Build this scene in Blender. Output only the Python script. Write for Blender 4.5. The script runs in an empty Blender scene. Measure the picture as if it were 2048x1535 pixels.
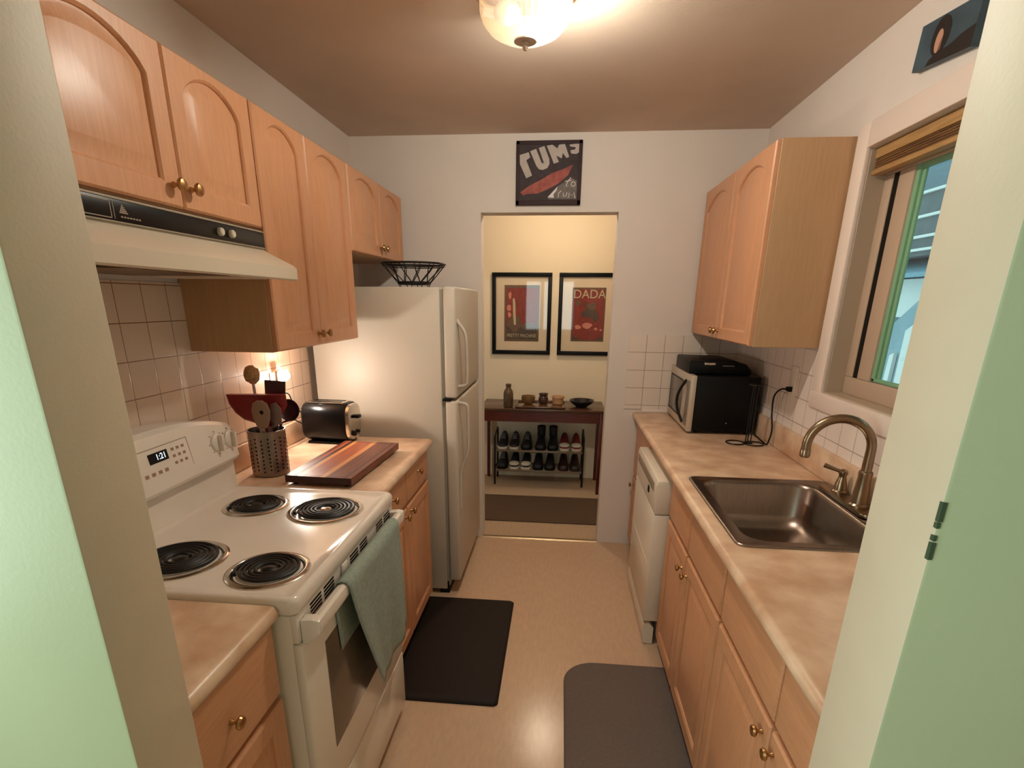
import bpy, bmesh, math, random
from mathutils import Vector, Matrix, Euler
random.seed(4)
SC = bpy.context.scene
COL = SC.collection
PI = math.pi
XL, XR, YB, ZC = -1.246, 1.060, 3.462, 2.436        # left wall, right wall, back wall, ceiling
ZL, ZR = .914, .904                                  # worktop heights

# ------------------------------------------------------------------ materials
MATS = {}
def lin(c):
    return tuple(((v/255)/12.92 if v/255 <= .04045 else ((v/255+.055)/1.055)**2.4) for v in c) + (1,)
def mat(name, rgb, rough=.5, metal=0., n=0., ns=12., bump=0., bs=200., spec=.5, rgb2=None, stretch=(1,1,1), emit=None, es=0., coat=0., detail=4., rvar=0.):
    m = bpy.data.materials.new(name); m.use_nodes = True
    nt = m.node_tree; L = nt.links; b = nt.nodes['Principled BSDF']
    b.inputs['Base Color'].default_value = lin(rgb); b.inputs['Roughness'].default_value = rough
    b.inputs['Metallic'].default_value = metal; b.inputs['Specular IOR Level'].default_value = spec
    b.inputs['Coat Weight'].default_value = coat
    if emit: b.inputs['Emission Color'].default_value = lin(emit); b.inputs['Emission Strength'].default_value = es
    tc = nt.nodes.new('ShaderNodeTexCoord'); mp = nt.nodes.new('ShaderNodeMapping'); mp.inputs['Scale'].default_value = stretch
    L.new(tc.outputs['Object'], mp.inputs[0])
    if n or rgb2:
        nz = nt.nodes.new('ShaderNodeTexNoise'); nz.inputs['Scale'].default_value = ns; nz.inputs['Detail'].default_value = detail
        L.new(mp.outputs[0], nz.inputs['Vector'])
        r = nt.nodes.new('ShaderNodeValToRGB')
        c1 = lin(rgb); c2 = lin(rgb2) if rgb2 else tuple(v*(1-n) for v in c1[:3])+(1,)
        r.color_ramp.elements[0].position = .35; r.color_ramp.elements[1].position = .65
        r.color_ramp.elements[0].color = c2; r.color_ramp.elements[1].color = c1
        L.new(nz.outputs['Fac'], r.inputs[0]); L.new(r.outputs[0], b.inputs['Base Color'])
        if rvar:
            mr = nt.nodes.new('ShaderNodeMapRange'); mr.inputs[3].default_value = rough-rvar; mr.inputs[4].default_value = rough+rvar
            L.new(nz.outputs['Fac'], mr.inputs[0]); L.new(mr.outputs[0], b.inputs['Roughness'])
    if bump:
        bz = nt.nodes.new('ShaderNodeTexNoise'); bz.inputs['Scale'].default_value = bs; bz.inputs['Detail'].default_value = 3
        bp_ = nt.nodes.new('ShaderNodeBump'); bp_.inputs['Strength'].default_value = bump; bp_.inputs['Distance'].default_value = .002
        L.new(tc.outputs['Object'], bz.inputs['Vector']); L.new(bz.outputs['Fac'], bp_.inputs['Height']); L.new(bp_.outputs[0], b.inputs['Normal'])
    MATS[name] = m
    return m
def wood(name, c1, c2, stretch, rough=.4, ns=9., spec=.5):
    m = mat(name, c1, rough, rgb2=c2, ns=ns, stretch=stretch, detail=6, bump=.05, bs=300, spec=spec)
    return m
def tile_mat(name, plane, tile=.1075, c=(214,190,170), g=(120,90,70)):
    m = bpy.data.materials.new(name); m.use_nodes = True
    nt = m.node_tree; L = nt.links; b = nt.nodes['Principled BSDF']
    b.inputs['Roughness'].default_value = .28
    tc = nt.nodes.new('ShaderNodeTexCoord'); sp = nt.nodes.new('ShaderNodeSeparateXYZ'); cb = nt.nodes.new('ShaderNodeCombineXYZ')
    L.new(tc.outputs['Object'], sp.inputs[0]); L.new(sp.outputs[plane[0]], cb.inputs[0]); L.new(sp.outputs[plane[1]], cb.inputs[1])
    mp = nt.nodes.new('ShaderNodeMapping'); mp.inputs['Location'].default_value = plane[2]+(0,)
    L.new(cb.outputs[0], mp.inputs[0])
    br = nt.nodes.new('ShaderNodeTexBrick'); br.offset = 0; br.squash = 1
    c1 = lin(c); c2 = tuple(v*.94 for v in c1[:3])+(1,)
    br.inputs['Color1'].default_value = c1; br.inputs['Color2'].default_value = c2; br.inputs['Mortar'].default_value = lin(g)
    br.inputs['Scale'].default_value = 1; br.inputs['Mortar Size'].default_value = .0016; br.inputs['Mortar Smooth'].default_value = .2
    br.inputs['Brick Width'].default_value = tile; br.inputs['Row Height'].default_value = tile
    L.new(mp.outputs[0], br.inputs['Vector']); L.new(br.outputs['Color'], b.inputs['Base Color'])
    bp_ = nt.nodes.new('ShaderNodeBump'); bp_.inputs['Strength'].default_value = .5; bp_.inputs['Distance'].default_value = -.002
    L.new(br.outputs['Fac'], bp_.inputs['Height']); L.new(bp_.outputs[0], b.inputs['Normal'])
    MATS[name] = m
    return m
def emis(name, rgb, s):
    m = bpy.data.materials.new(name); m.use_nodes = True
    nt = m.node_tree; nt.nodes.clear()
    e = nt.nodes.new('ShaderNodeEmission'); e.inputs[0].default_value = lin(rgb); e.inputs[1].default_value = s
    o = nt.nodes.new('ShaderNodeOutputMaterial'); nt.links.new(e.outputs[0], o.inputs[0])
    MATS[name] = m
    return m
def glassy(name, rgb, transp=.7, rough=.05, emit=0., ergb=(255,230,190)):
    """clear glass for windows, frames and lamp shades: see-through mixed with a glossy coat"""
    m = bpy.data.materials.new(name); m.use_nodes = True
    nt = m.node_tree; nt.nodes.clear(); L = nt.links
    t = nt.nodes.new('ShaderNodeBsdfTransparent'); t.inputs[0].default_value = lin(rgb)
    g = nt.nodes.new('ShaderNodeBsdfGlossy'); g.inputs['Roughness'].default_value = rough
    lw = nt.nodes.new('ShaderNodeLayerWeight'); lw.inputs[0].default_value = .5
    pw = nt.nodes.new('ShaderNodeMath'); pw.operation = 'POWER'; pw.inputs[1].default_value = 4.; L.new(lw.outputs['Facing'], pw.inputs[0])
    fr = nt.nodes.new('ShaderNodeMath'); fr.operation = 'MULTIPLY_ADD'; fr.inputs[1].default_value = .85; fr.inputs[2].default_value = .04; L.new(pw.outputs[0], fr.inputs[0])
    mx = nt.nodes.new('ShaderNodeMixShader'); L.new(fr.outputs[0], mx.inputs[0]); L.new(t.outputs[0], mx.inputs[1]); L.new(g.outputs[0], mx.inputs[2])
    o = nt.nodes.new('ShaderNodeOutputMaterial'); last = mx
    if transp < 1:
        d = nt.nodes.new('ShaderNodeBsdfTranslucent'); d.inputs[0].default_value = lin(rgb)
        m2 = nt.nodes.new('ShaderNodeMixShader'); m2.inputs[0].default_value = transp
        L.new(d.outputs[0], m2.inputs[1]); L.new(mx.outputs[0], m2.inputs[2]); last = m2
    if emit:
        e = nt.nodes.new('ShaderNodeEmission'); e.inputs[0].default_value = lin(ergb); e.inputs[1].default_value = emit
        a = nt.nodes.new('ShaderNodeAddShader'); L.new(last.outputs[0], a.inputs[0]); L.new(e.outputs[0], a.inputs[1]); last = a
    L.new(last.outputs[0], o.inputs[0]); MATS[name] = m
    return m

WALL = mat('wall_paint', (226,214,205), .75, bump=.25, bs=260, n=.04, ns=3)
WALLR = WALL
CEIL = mat('ceiling_paint', (212,190,172), .8, bump=.2, bs=200, n=.05, ns=4)
POST = mat('jamb_paint', (206,189,164), .55, bump=.12, bs=180, n=.05, ns=8)
GREEN = mat('green_paint', (174,181,146), .4, bump=.1, bs=160, n=.03, ns=5)
CREAM = mat('hall_paint', (232,214,186), .8, bump=.2, bs=220)
FLOORM = mat('vinyl_floor', (206,174,146), .2, n=.07, ns=70, bump=.1, bs=160, spec=.45, stretch=(1,.25,1))
CARPET = mat('hall_carpet', (198,170,142), .95, n=.35, ns=120, bump=.8, bs=260)
RUNNER = mat('runner_weave', (92,70,54), .95, n=.25, ns=150, bump=.8, bs=300)
MAPLE = wood('maple_vertical', (207,150,110), (199,141,102), (14,14,1.1), .38)
MAPLEH = wood('maple_horizontal', (207,150,110), (199,141,102), (14,1.1,14), .38)
MAPLED = wood('maple_side', (190,150,112), (184,144,106), (12,12,1.), .42)
DARKIN = mat('cabinet_underside', (120,84,62), .7)
COUNTER = mat('laminate', (228,196,166), .33, rgb2=(198,156,124), ns=9, detail=7, spec=.45, rvar=.06)
WHITE = mat('appliance_enamel', (228,214,196), .28, spec=.5)
RANGEW = mat('range_enamel', (230,216,202), .2, spec=.6, n=.05, ns=5)
FRIDGE = mat('fridge_shell', (194,182,166), .46, bump=.25, bs=350)
GASKET = mat('gasket_grey', (150,142,130), .6)
HOODM = mat('hood_enamel', (206,191,170), .35)
BLACK = mat('black_plastic', (8,7,7), .45, spec=.2)
BLACKG = mat('gloss_black', (9,8,9), .28, spec=.3)
BLACKM = mat('black_metal', (24,18,18), .4, metal=.3)
COILM = mat('coil_element', (22,17,16), .5, metal=.2)
PANB = mat('drip_bowl', (22,17,15), .35, metal=.2)
FINIAL = mat('finial_pale', (206,188,176), .3)
CHROME = mat('chrome', (214,208,200), .16, metal=1.)
STEEL = mat('brushed_steel', (150,138,128), .33, metal=1., n=.15, ns=30, stretch=(1,12,1))
SINKM = mat('sink_steel', (148,134,124), .3, metal=1., n=.12, ns=20, stretch=(10,1,1))
NICKEL = mat('brushed_nickel', (150,128,104), .3, metal=1.)
BRASS = mat('antique_brass', (176,134,88), .3, metal=1.)
GLASSD = mat('oven_glass', (62,50,42), .1, spec=.6)
CURTGL = mat('oven_glass_dots', (104,88,72), .16, spec=.6)
GREY = mat('grey_plastic', (150,132,112), .45)
CASING = mat('casing_paint', (232,213,201), .45)
SASH = mat('sash_paint', (186,160,138), .5)
GREENW = mat('green_trim', (128,172,136), .5)
GLASS = glassy('window_glass', (236,246,242), 1., .02)
PICGL = glassy('picture_glass', (250,250,250), 1., .03)
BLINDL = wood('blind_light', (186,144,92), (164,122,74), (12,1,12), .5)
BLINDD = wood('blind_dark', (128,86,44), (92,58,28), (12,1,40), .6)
MATBR = mat('brown_mat', (30,17,11), .65, spec=.3, n=.2, ns=60, bump=.4, bs=200)
MATGR = mat('grey_mat', (106,93,87), .75, n=.12, ns=80, bump=.5, bs=250)
TOWEL = mat('towel_cloth', (150,160,147), .95, n=.18, ns=90, bump=.9, bs=320)
MAHOG = wood('mahogany', (98,34,22), (70,22,14), (1.2,14,14), .3)
TABTOP = wood('table_top_wood', (92,62,46), (66,42,30), (1.2,14,14), .25)
WALNUT = wood('walnut', (116,54,34), (88,38,22), (14,1.2,14), .4)
WALNUT2 = wood('walnut_dark', (66,28,18), (46,20,14), (14,1.2,14), .45)
CHERRY = wood('cherry', (164,86,52), (140,68,40), (14,1.2,14), .4)
OAKL = wood('light_strip', (206,142,84), (188,122,68), (14,1.2,14), .4)
RED = mat('red_silicone', (126,12,18), .4)
PURPLE = mat('plum_nylon', (62,34,44), .45)
BEIGEU = mat('beige_nylon', (150,124,104), .45)
SPONGE = mat('natural_bristle', (198,160,116), .95, n=.4, ns=90, bump=1., bs=260)
PLATE = mat('outlet_plate', (226,212,198), .4)
PAPER = mat('mat_board', (232,208,178), .8)
INK_RED = mat('poster_red', (150,38,26), .7, n=.35, ns=40)
INK_DARK = mat('poster_dark', (84,62,52), .7, n=.3, ns=50)
INK_CREAM = mat('poster_cream', (206,190,150), .7, n=.15, ns=60)
INK_PINK = mat('poster_pink', (214,130,110), .7)
INK_OLIVE = mat('poster_olive', (116,84,58), .7, n=.3, ns=50)
CANVAS = mat('canvas_dark', (66,52,54), .75, n=.35, ns=22)
CANVEDGE = mat('canvas_edge', (50,26,30), .7)
P_WHITE = mat('paint_bone', (190,176,168), .7, n=.12, ns=40)
P_RED = mat('paint_rust', (172,92,80), .7, rgb2=(136,64,58), ns=26)
P_GREY = mat('paint_grey', (122,112,108), .7, n=.4, ns=40)
P_BRIGHT = mat('paint_white', (222,214,208), .7)
P_BLUE = mat('photo_blue', (62,84,96), .5, n=.35, ns=14)
P_HAIR = mat('photo_dark', (26,18,18), .5)
P_SKIN = mat('photo_skin', (196,146,122), .5)
CER_BR = mat('stoneware_brown', (104,78,52), .3, rgb2=(74,54,38), ns=25)
CER_OL = mat('stoneware_olive', (142,104,62), .35, rgb2=(116,84,50), ns=30)
CER_DK = mat('stoneware_dark', (84,48,32), .3, rgb2=(60,34,24), ns=30)
CER_TAN = mat('clay_tan', (196,148,106), .6, n=.15, ns=30)
CER_BK = mat('black_glaze', (28,26,28), .2)
SHOE_BK = mat('shoe_black', (24,20,22), .6, bump=.4, bs=200)
SHOE_DB = mat('shoe_espresso', (44,22,16), .45)
SHOE_RED = mat('shoe_red', (120,20,18), .7, bump=.4, bs=250)
SHOE_NV = mat('shoe_navy', (22,22,34), .7, bump=.4, bs=250)
RUBBER = mat('rubber_white', (206,196,176), .6)
LACE = mat('lace_grey', (150,146,150), .8)
RAIL = mat('rack_rail', (142,124,104), .4, metal=.5)
SIDING = mat('blue_siding', (120,146,160), .7, n=.12, ns=6, stretch=(1,1,12))
ROOFB = mat('blue_roof', (136,176,196), .8, n=.15, ns=20)
TRIMW = mat('white_trim', (236,240,240), .6)
SHADEG = mat('soffit_grey', (112,122,128), .8, n=.15, ns=8)
GRASS = mat('ground_gravel', (110,120,100), .9, n=.3, ns=20)
DIGIT = emis('clock_digits', (220,240,255), .9)
BULB = emis('bulb_glow', (240,248,255), 1.)
NIGHT = emis('night_glow', (255,243,228), 1.)
HALLB = emis('hall_bulb_glow', (255,236,206), 1.)
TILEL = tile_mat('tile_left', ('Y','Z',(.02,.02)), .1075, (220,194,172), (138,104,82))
TILEB = tile_mat('tile_back', ('X','Z',(.02,.02)), .1075, (232,216,202), (160,132,110))
TILER = tile_mat('tile_right', ('Y','Z',(.05,.02)), .1075, (234,218,208), (160,136,120))
DOME = glassy('ribbed_glass', (255,244,222), .985, .08, .12, (255,222,172))

# ------------------------------------------------------------------ mesh helpers
def root_of(o):
    while o.parent: o = o.parent
    return o
class MB:
    def __init__(s): s.bm = bmesh.new(); s.mi = 0
    def _merge(s, b):
        bmesh.ops.recalc_face_normals(b, faces=b.faces[:])
        for f in b.faces: f.material_index = s.mi
        me = bpy.data.meshes.new('t'); b.to_mesh(me); b.free(); s.bm.from_mesh(me); bpy.data.meshes.remove(me)
        return s
    def box(s, x0, x1, y0, y1, z0, z1, bev=0., seg=2, M=None):
        b = bmesh.new(); bmesh.ops.create_cube(b, size=1)
        for v in b.verts:
            v.co = Vector(((x0+x1)/2+v.co.x*abs(x1-x0), (y0+y1)/2+v.co.y*abs(y1-y0), (z0+z1)/2+v.co.z*abs(z1-z0)))
        if bev: bmesh.ops.bevel(b, geom=b.edges[:], offset=bev, segments=seg, profile=.5, affect='EDGES')
        if M: bmesh.ops.transform(b, matrix=M, verts=b.verts[:])
        return s._merge(b)
    def loft(s, rings, cap0=True, cap1=True, closed=True, loop=False):
        b = bmesh.new(); R = [[b.verts.new(p) for p in r] for r in rings]; n = len(R[0])
        pairs = list(zip(R, R[1:])) + ([(R[-1], R[0])] if loop else [])
        for a, c in pairs:
            for i in range(n if closed else n-1):
                j = (i+1) % n
                try: b.faces.new((a[i], a[j], c[j], c[i]))
                except ValueError: pass
        if not loop:
            if cap0 and closed: b.faces.new(R[0][::-1])
            if cap1 and closed: b.faces.new(R[-1])
        return s._merge(b)
    def prism(s, poly, axis, a, c, bev=0.):
        """poly: 2D points in the two other axes (in xyz order), extruded along axis from a to c"""
        def P(q, w): 
            return {'x':(w,q[0],q[1]), 'y':(q[0],w,q[1]), 'z':(q[0],q[1],w)}[axis]
        b = bmesh.new(); A = [b.verts.new(P(q,a)) for q in poly]; C = [b.verts.new(P(q,c)) for q in poly]; n = len(poly)
        b.faces.new(A); b.faces.new(C[::-1])
        for i in range(n): b.faces.new((A[i], A[(i+1)%n], C[(i+1)%n], C[i]))
        if bev: bmesh.ops.bevel(b, geom=b.edges[:], offset=bev, segments=2, profile=.5, affect='EDGES')
        return s._merge(b)
    def tube(s, pts, r, n=8, closed=False):
        pts = [Vector(p) for p in pts]; m = len(pts); rings = []
        rr = r if isinstance(r, (list, tuple)) else [r]*m
        prev = None
        for i, p in enumerate(pts):
            if closed: t = pts[(i+1)%m]-pts[i-1]
            else: t = pts[min(i+1,m-1)]-pts[max(i-1,0)]
            t.normalize()
            if prev is None:
                u = t.orthogonal().normalized()
            else:
                u = (prev-t*prev.dot(t)).normalized()
            prev = u; w = t.cross(u)
            rings.append([p+(u*math.cos(2*PI*k/n)+w*math.sin(2*PI*k/n))*rr[i] for k in range(n)])
        return s.loft(rings, loop=closed)
    def lathe(s, prof, c=(0,0,0), axis='z', n=24, rib=0., nr=0, closed=False):
        rings = []
        c = Vector(c)
        for r, h in prof:
            ring = []
            for k in range(n):
                a = 2*PI*k/n; q = r*(1+(rib*math.cos(nr*a) if nr else 0))
                q = max(q, 1e-5)
                x, y = q*math.cos(a), q*math.sin(a)
                ring.append(c+Vector({'z':(x,y,h), 'x':(h,x,y), '-x':(-h,x,y), 'y':(x,h,y), '-y':(x,-h,y)}[axis]))
            rings.append(ring)
        return s.loft(rings, loop=closed)
    def sphere(s, c, r, sc=(1,1,1), n=16):
        b = bmesh.new(); bmesh.ops.create_uvsphere(b, u_segments=n, v_segments=n//2+2, radius=r)
        for v in b.verts: v.co = Vector((v.co.x*sc[0]+c[0], v.co.y*sc[1]+c[1], v.co.z*sc[2]+c[2]))
        return s._merge(b)
    def sheet(s, grid):
        b = bmesh.new(); R = [[b.verts.new(p) for p in r] for r in grid]
        for a, c in zip(R, R[1:]):
            for i in range(len(a)-1): b.faces.new((a[i], a[i+1], c[i+1], c[i]))
        return s._merge(b)
    def xf(s, M):
        bmesh.ops.transform(s.bm, matrix=M, verts=s.bm.verts[:]); return s
    def build(s, name, m, parent=None, smooth=True, local=False, at=None, ang=.6):
        off = Vector((0,0,0))
        if not local:
            if parent: off = root_of(parent).location.copy()
            elif at: off = Vector(at)
        bm = s.bm
        for v in bm.verts: v.co -= off
        if smooth:
            for f in bm.faces: f.smooth = True
            for e in bm.edges:
                e.smooth = len(e.link_faces) != 2 or e.calc_face_angle(0) < ang
        me = bpy.data.meshes.new(name); bm.to_mesh(me); bm.free()
        for q in (m if isinstance(m, (list, tuple)) else [m]): me.materials.append(q)
        o = bpy.data.objects.new(name, me); COL.objects.link(o)
        if parent: o.parent = parent
        elif at: o.location = at
        return o
def tag(o, label, cat, group=None, kind=None):
    o['label'] = label; o['category'] = cat
    if group: o['group'] = group
    if kind: o['kind'] = kind
    return o
def thing(name, label, cat, loc=(0,0,0), rz=0., group=None):
    o = bpy.data.objects.new(name, None); COL.objects.link(o); o.location = loc; o.rotation_euler = (0,0,rz); o.empty_display_size = .1
    return tag(o, label, cat, group)
def struct(name, mb, m, label, cat, parent=None, **k):
    o = mb.build(name, m, parent, **k)
    if parent is None: tag(o, label, cat, kind='structure')
    return o
def part_label(o, t): o['label'] = t; return o
def text_mesh(name, txt, size, M, m, parent, thick=.0006, align='CENTER', sx=1.):
    """block lettering as a thin mesh; M places the text plane in the parent's root space (world coordinates minus root)"""
    cu = bpy.data.curves.new(name, 'FONT'); cu.body = txt; cu.size = size; cu.align_x = align; cu.align_y = 'CENTER'; cu.extrude = thick
    tmp = bpy.data.objects.new(name+'_tmp', cu); COL.objects.link(tmp)
    dg = bpy.context.evaluated_depsgraph_get(); dg.update()
    me = bpy.data.meshes.new_from_object(tmp.evaluated_get(dg)); bpy.data.objects.remove(tmp); bpy.data.curves.remove(cu)
    me.name = name; me.transform(Matrix.Diagonal((sx,1,1,1))); me.transform(M); me.materials.clear(); me.materials.append(m)
    o = bpy.data.objects.new(name, me); COL.objects.link(o); o.parent = parent
    return o
def rrect(x0, x1, y0, y1, r, z, n=6):
    out = []
    for cx, cy, a0 in ((x1-r,y1-r,0), (x0+r,y1-r,PI/2), (x0+r,y0+r,PI), (x1-r,y0+r,1.5*PI)):
        for k in range(n+1):
            a = a0+PI/2*k/n; out.append((cx+r*math.cos(a), cy+r*math.sin(a), z))
    return out
def arc_pts(c, r, a0, a1, n, u, w):
    c, u, w = Vector(c), Vector(u), Vector(w)
    return [c+u*r*math.cos(a0+(a1-a0)*k/n)+w*r*math.sin(a0+(a1-a0)*k/n) for k in range(n+1)]
def smooth_path(pts, n=6):
    pts = [Vector(p) for p in pts]; out = []
    P = [pts[0]*2-pts[1]]+pts+[pts[-1]*2-pts[-2]]
    for i in range(1, len(P)-2):
        for k in range(n):
            t = k/n; a, b, c, d = P[i-1:i+3]
            out.append(.5*((2*b)+(c-a)*t+(2*a-5*b+4*c-d)*t*t+(3*b-a-3*c+d)*t**3))
    out.append(pts[-1])
    return out
K_BULB, K_NIGHT, K_HALL, K_DAYL, K_DAYB, K_WORLD, K_EXP = 425., 205., 62., 14.5, 6., .95, 1.0
# ------------------------------------------------------------------ the room
XJL, XJR, YJ0, YJ1 = -.573, .387, .551, .671            # opening the photo is taken through
XDL, XDR, ZD = -.490, .299, 2.041                        # doorway to the hall
YH = 4.90                                                # far wall of the hall
WY0, WY1, WZ0, WZ1 = 1.15, 2.300, 1.218, 2.075           # kitchen window opening
struct('floor', MB().box(-2.1,2.3,-3.5,YB+.004,-.1,0), FLOORM, 'tan vinyl kitchen floor', 'floor')
struct('floor_hall', MB().box(-1.9,1.7,YB+.006,YH+.1,-.1,0), CARPET, 'brown carpet on the hall floor beyond the doorway', 'floor')
struct('ceiling', MB().box(-2.1,2.3,-3.5,YB+.06,ZC,ZC+.1), CEIL, 'tan painted kitchen ceiling', 'ceiling')
struct('ceiling_hall', MB().box(-1.9,1.7,YB+.061,YH+.1,ZC+.02,ZC+.12), CREAM, 'hall ceiling beyond the doorway', 'ceiling')
struct('wall_left', MB().box(XL-.12,XL,YJ1,YB+.12,0,ZC), WALL, 'off-white wall behind the stove and refrigerator', 'wall')
m = MB()
m.box(XR,XR+.14,YJ1,WY0,0,ZC).box(XR,XR+.14,WY1,YB+.12,0,ZC).box(XR,XR+.14,WY0,WY1,0,WZ0).box(XR,XR+.14,WY0,WY1,WZ1,ZC)
struct('wall_right', m, WALLR, 'off-white wall with the window over the sink', 'wall')
m = MB()
m.box(XL-.3,XDL,YB,YB+.12,0,ZC).box(XDR,XR+.5,YB,YB+.12,0,ZC).box(XDL,XDR,YB,YB+.12,ZD,ZC)
struct('wall_back', m, WALL, 'off-white wall around the doorway to the hall', 'wall')
m = MB(); m.box(-1.9,1.7,YH,YH+.1,0,ZC+.02).box(-2.0,-1.9,YB+.12,YH,0,ZC+.02).box(1.7,1.8,YB+.12,YH,0,ZC+.02)
struct('wall_hall', m, CREAM, 'cream hall wall carrying the two framed posters', 'wall')
# partition the camera looks through: green towards the camera, beige jambs
def partition(name, x0, x1, label):
    m = MB().box(x0,x1,YJ0,YJ1,0,ZC,.004,2)
    o = struct(name, m, [POST, GREEN], label, 'wall')
    for p in o.data.polygons:
        if p.normal.y < -.7: p.material_index = 1
    return o
partition('wall_front_left', -2.1, XJL, 'mint green wall end with beige jamb at the left edge of the photo')
wfr = partition('wall_front_right', XJR, 2.3, 'green wall end with beige jamb at the right edge of the photo')
m = MB()
for z0, z1, d in ((1.366,1.345,.004),(1.344,1.338,.003),(1.330,1.324,.003),(1.322,1.303,.004)):
    m.box(XJR-.0005,XJR+d,YJ0-.001,YJ0+.004,z1,z0)
part_label(m.build('paint_chip', mat('chipped_paint',(58,74,50),.8), wfr), 'dark chips where the paint has come off the corner')
m = MB().box(XJL,XJR,YJ0,YJ1,2.06,ZC)
struct('wall_front_header', m, POST, 'beige header over the opening the photo is taken through', 'wall')
# dining side behind the camera, with the windows that let the daylight in
m = MB(); ax0, ax1 = -1.42, -1.32
m.box(ax0,ax1,-3.5,-1.05,0,ZC).box(ax0,ax1,.25,YJ0,0,ZC).box(ax0,ax1,-1.05,.25,0,.75).box(ax0,ax1,-1.05,.25,2.05,ZC)
struct('wall_dining_left', m, GREEN, 'green wall with a window behind the camera on the left', 'wall')
m = MB(); m.box(-1.32,-1.15,-3.5,-3.4,0,ZC).box(.25,2.3,-3.5,-3.4,0,ZC).box(-1.15,.25,-3.5,-3.4,0,.95).box(-1.15,.25,-3.5,-3.4,2.0,ZC).box(-.50,-.42,-3.48,-3.42,.95,2.0)
struct('wall_dining_back', m, GREEN, 'green wall with a window behind the camera', 'wall')
struct('wall_dining_right', MB().box(2.2,2.3,-3.4,YJ0,0,ZC), GREEN, 'green wall behind the camera on the right', 'wall')
# threshold and tiles
struct('trim_1', MB().prism([(YB-.012,0),(YB+.026,0),(YB+.02,.006),(YB-.006,.006)],'x',XDL,XDR), mat('threshold_metal',(206,178,140),.3,metal=.8), 'bright metal threshold strip across the doorway floor', 'threshold')
struct('trim_2', MB().box(XL+.0005,XL+.007,.69,2.64,ZL+.1,1.60), TILEL, 'beige square wall tiles behind the stove and toaster', 'wall tiles')
struct('trim_3', MB().box(.412,XR-.0005,YB-.007,YB-.0005,ZR+.02,1.372), TILEB, 'pale square wall tiles beside the doorway above the worktop', 'wall tiles')
m = MB().box(XR-.007,XR-.0005,2.388,YB-.008,ZR+.1,1.372).box(XR-.007,XR-.0005,.69,2.388,ZR+.1,1.15)
struct('trim_4', m, TILER, 'pale square wall tiles under the window and behind the microwave', 'wall tiles')

# ---- kitchen window
W = bpy.data.objects.new('window_1', None); COL.objects.link(W); tag(W, 'window over the sink with pale casing, tan frame and green trim', 'window', kind='structure')
m = MB(); x0, x1 = XR-.018, XR-.0005
m.box(x0,x1,WY1,2.386,1.156,2.16,.004).box(x0,x1,WY0-.086,WY0,1.156,2.16,.004).box(x0-.001,x1,WY0-.086,2.386,1.152,WZ0,.004).box(x0,x1,WY0,WY1,WZ1,2.16,.004)
m.build('casing', CASING, W)
m = MB(); m.box(XR,XR+.065,WY1-.004,WY1,WZ0,WZ1).box(XR,XR+.065,WY0,WY1,WZ0,WZ0+.004).box(XR,XR+.065,WY0,WY1,WZ1-.004,WZ1)
m.build('reveal', mat('reveal_paint',(178,158,136),.5), W)
fx0, fx1 = XR+.062, XR+.10
m = MB()
m.box(fx0,fx1,2.242,WY1-.004,1.2885,1.9845,.002).box(fx0,fx1,2.12,2.206,1.2885,1.9845,.002)
m.box(fx0,fx1,WY0,WY1-.005,WZ0+.004,1.288,.003).box(fx0,fx1,WY0,WY1-.005,1.985,WZ1-.004,.003)
m.box(fx0,fx1,WY0,WY0+.08,1.2885,1.9845,.002)
m.build('sash_frame', SASH, W)
MB().box(fx0+.003,fx0+.012,2.2065,2.2415,1.289,1.984).build('sash_groove', BLACK, W)
m = MB(); gx0, gx1 = fx0+.006, fx0+.020
m.box(gx0,gx1,2.100,2.121,1.290,1.99,.003).box(gx0+.008,gx1+.004,2.084,2.101,1.300,1.975,.003).box(gx0,gx1,1.22,2.121,1.290,1.302,.002).box(gx0+.004,gx1,1.22,2.121,1.968,1.985,.002)
m.build('sash_trim', GREENW, W)
MB().box(gx1-.001,gx1+.003,1.22,2.086,1.297,1.975).build('pane', GLASS, W)
B = thing('window_blind', 'rolled-up wooden slat blind across the top of the window', 'window blind', (XR+.03,1.75,1.98))
MB().box(XR+.012,XR+.05,1.16,2.292,2.038,2.069,.003).build('headrail', BLINDL, B)
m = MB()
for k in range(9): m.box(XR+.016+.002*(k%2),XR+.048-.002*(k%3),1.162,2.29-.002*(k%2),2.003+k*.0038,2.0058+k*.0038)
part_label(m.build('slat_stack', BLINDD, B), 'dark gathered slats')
MB().box(XR+.008,XR+.046,1.16,2.291,1.986,2.002,.003).build('bottom_rail', BLINDL, B)

# ---- what stands outside that window
H = thing('neighbor_house', 'pale blue house with white porch rails and stairs outside the window', 'house', (3.3,5.5,0))
MB().box(3.5,3.7,3.0,9.0,-.5,3.6).build('siding', SIDING, H)
m = MB()
m.box(3.2,3.5,4.2,8.0,1.98,2.5).build('porch_soffit', SHADEG, H)
m = MB()
for z in (2.02,2.13,2.30,2.50): m.box(3.17,3.2,4.2,8.0,z,z+.022)
m.build('porch_rail', TRIMW, H)
MB().prism([(3.2,1.84),(3.5,1.99),(3.5,1.95),(3.2,1.80)],'y',4.2,8.0).build('lower_roof', ROOFB, H)
m = MB(); m.box(3.40,3.5,4.2,8.0,1.44,1.80)
m.build('porch_wall', TRIMW, H)
m = MB(); m.box(3.36,3.41,5.66,5.74,1.50,1.80)
m.build('post', SHADEG, H)
m = MB(); m.prism([(5.0,2.0),(6.3,1.12),(6.3,.6),(5.0,.8)],'x',3.24,3.30)
m.build('stair_side', mat('stair_blue',(150,178,192),.7,n=.1,ns=10), H)
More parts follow.
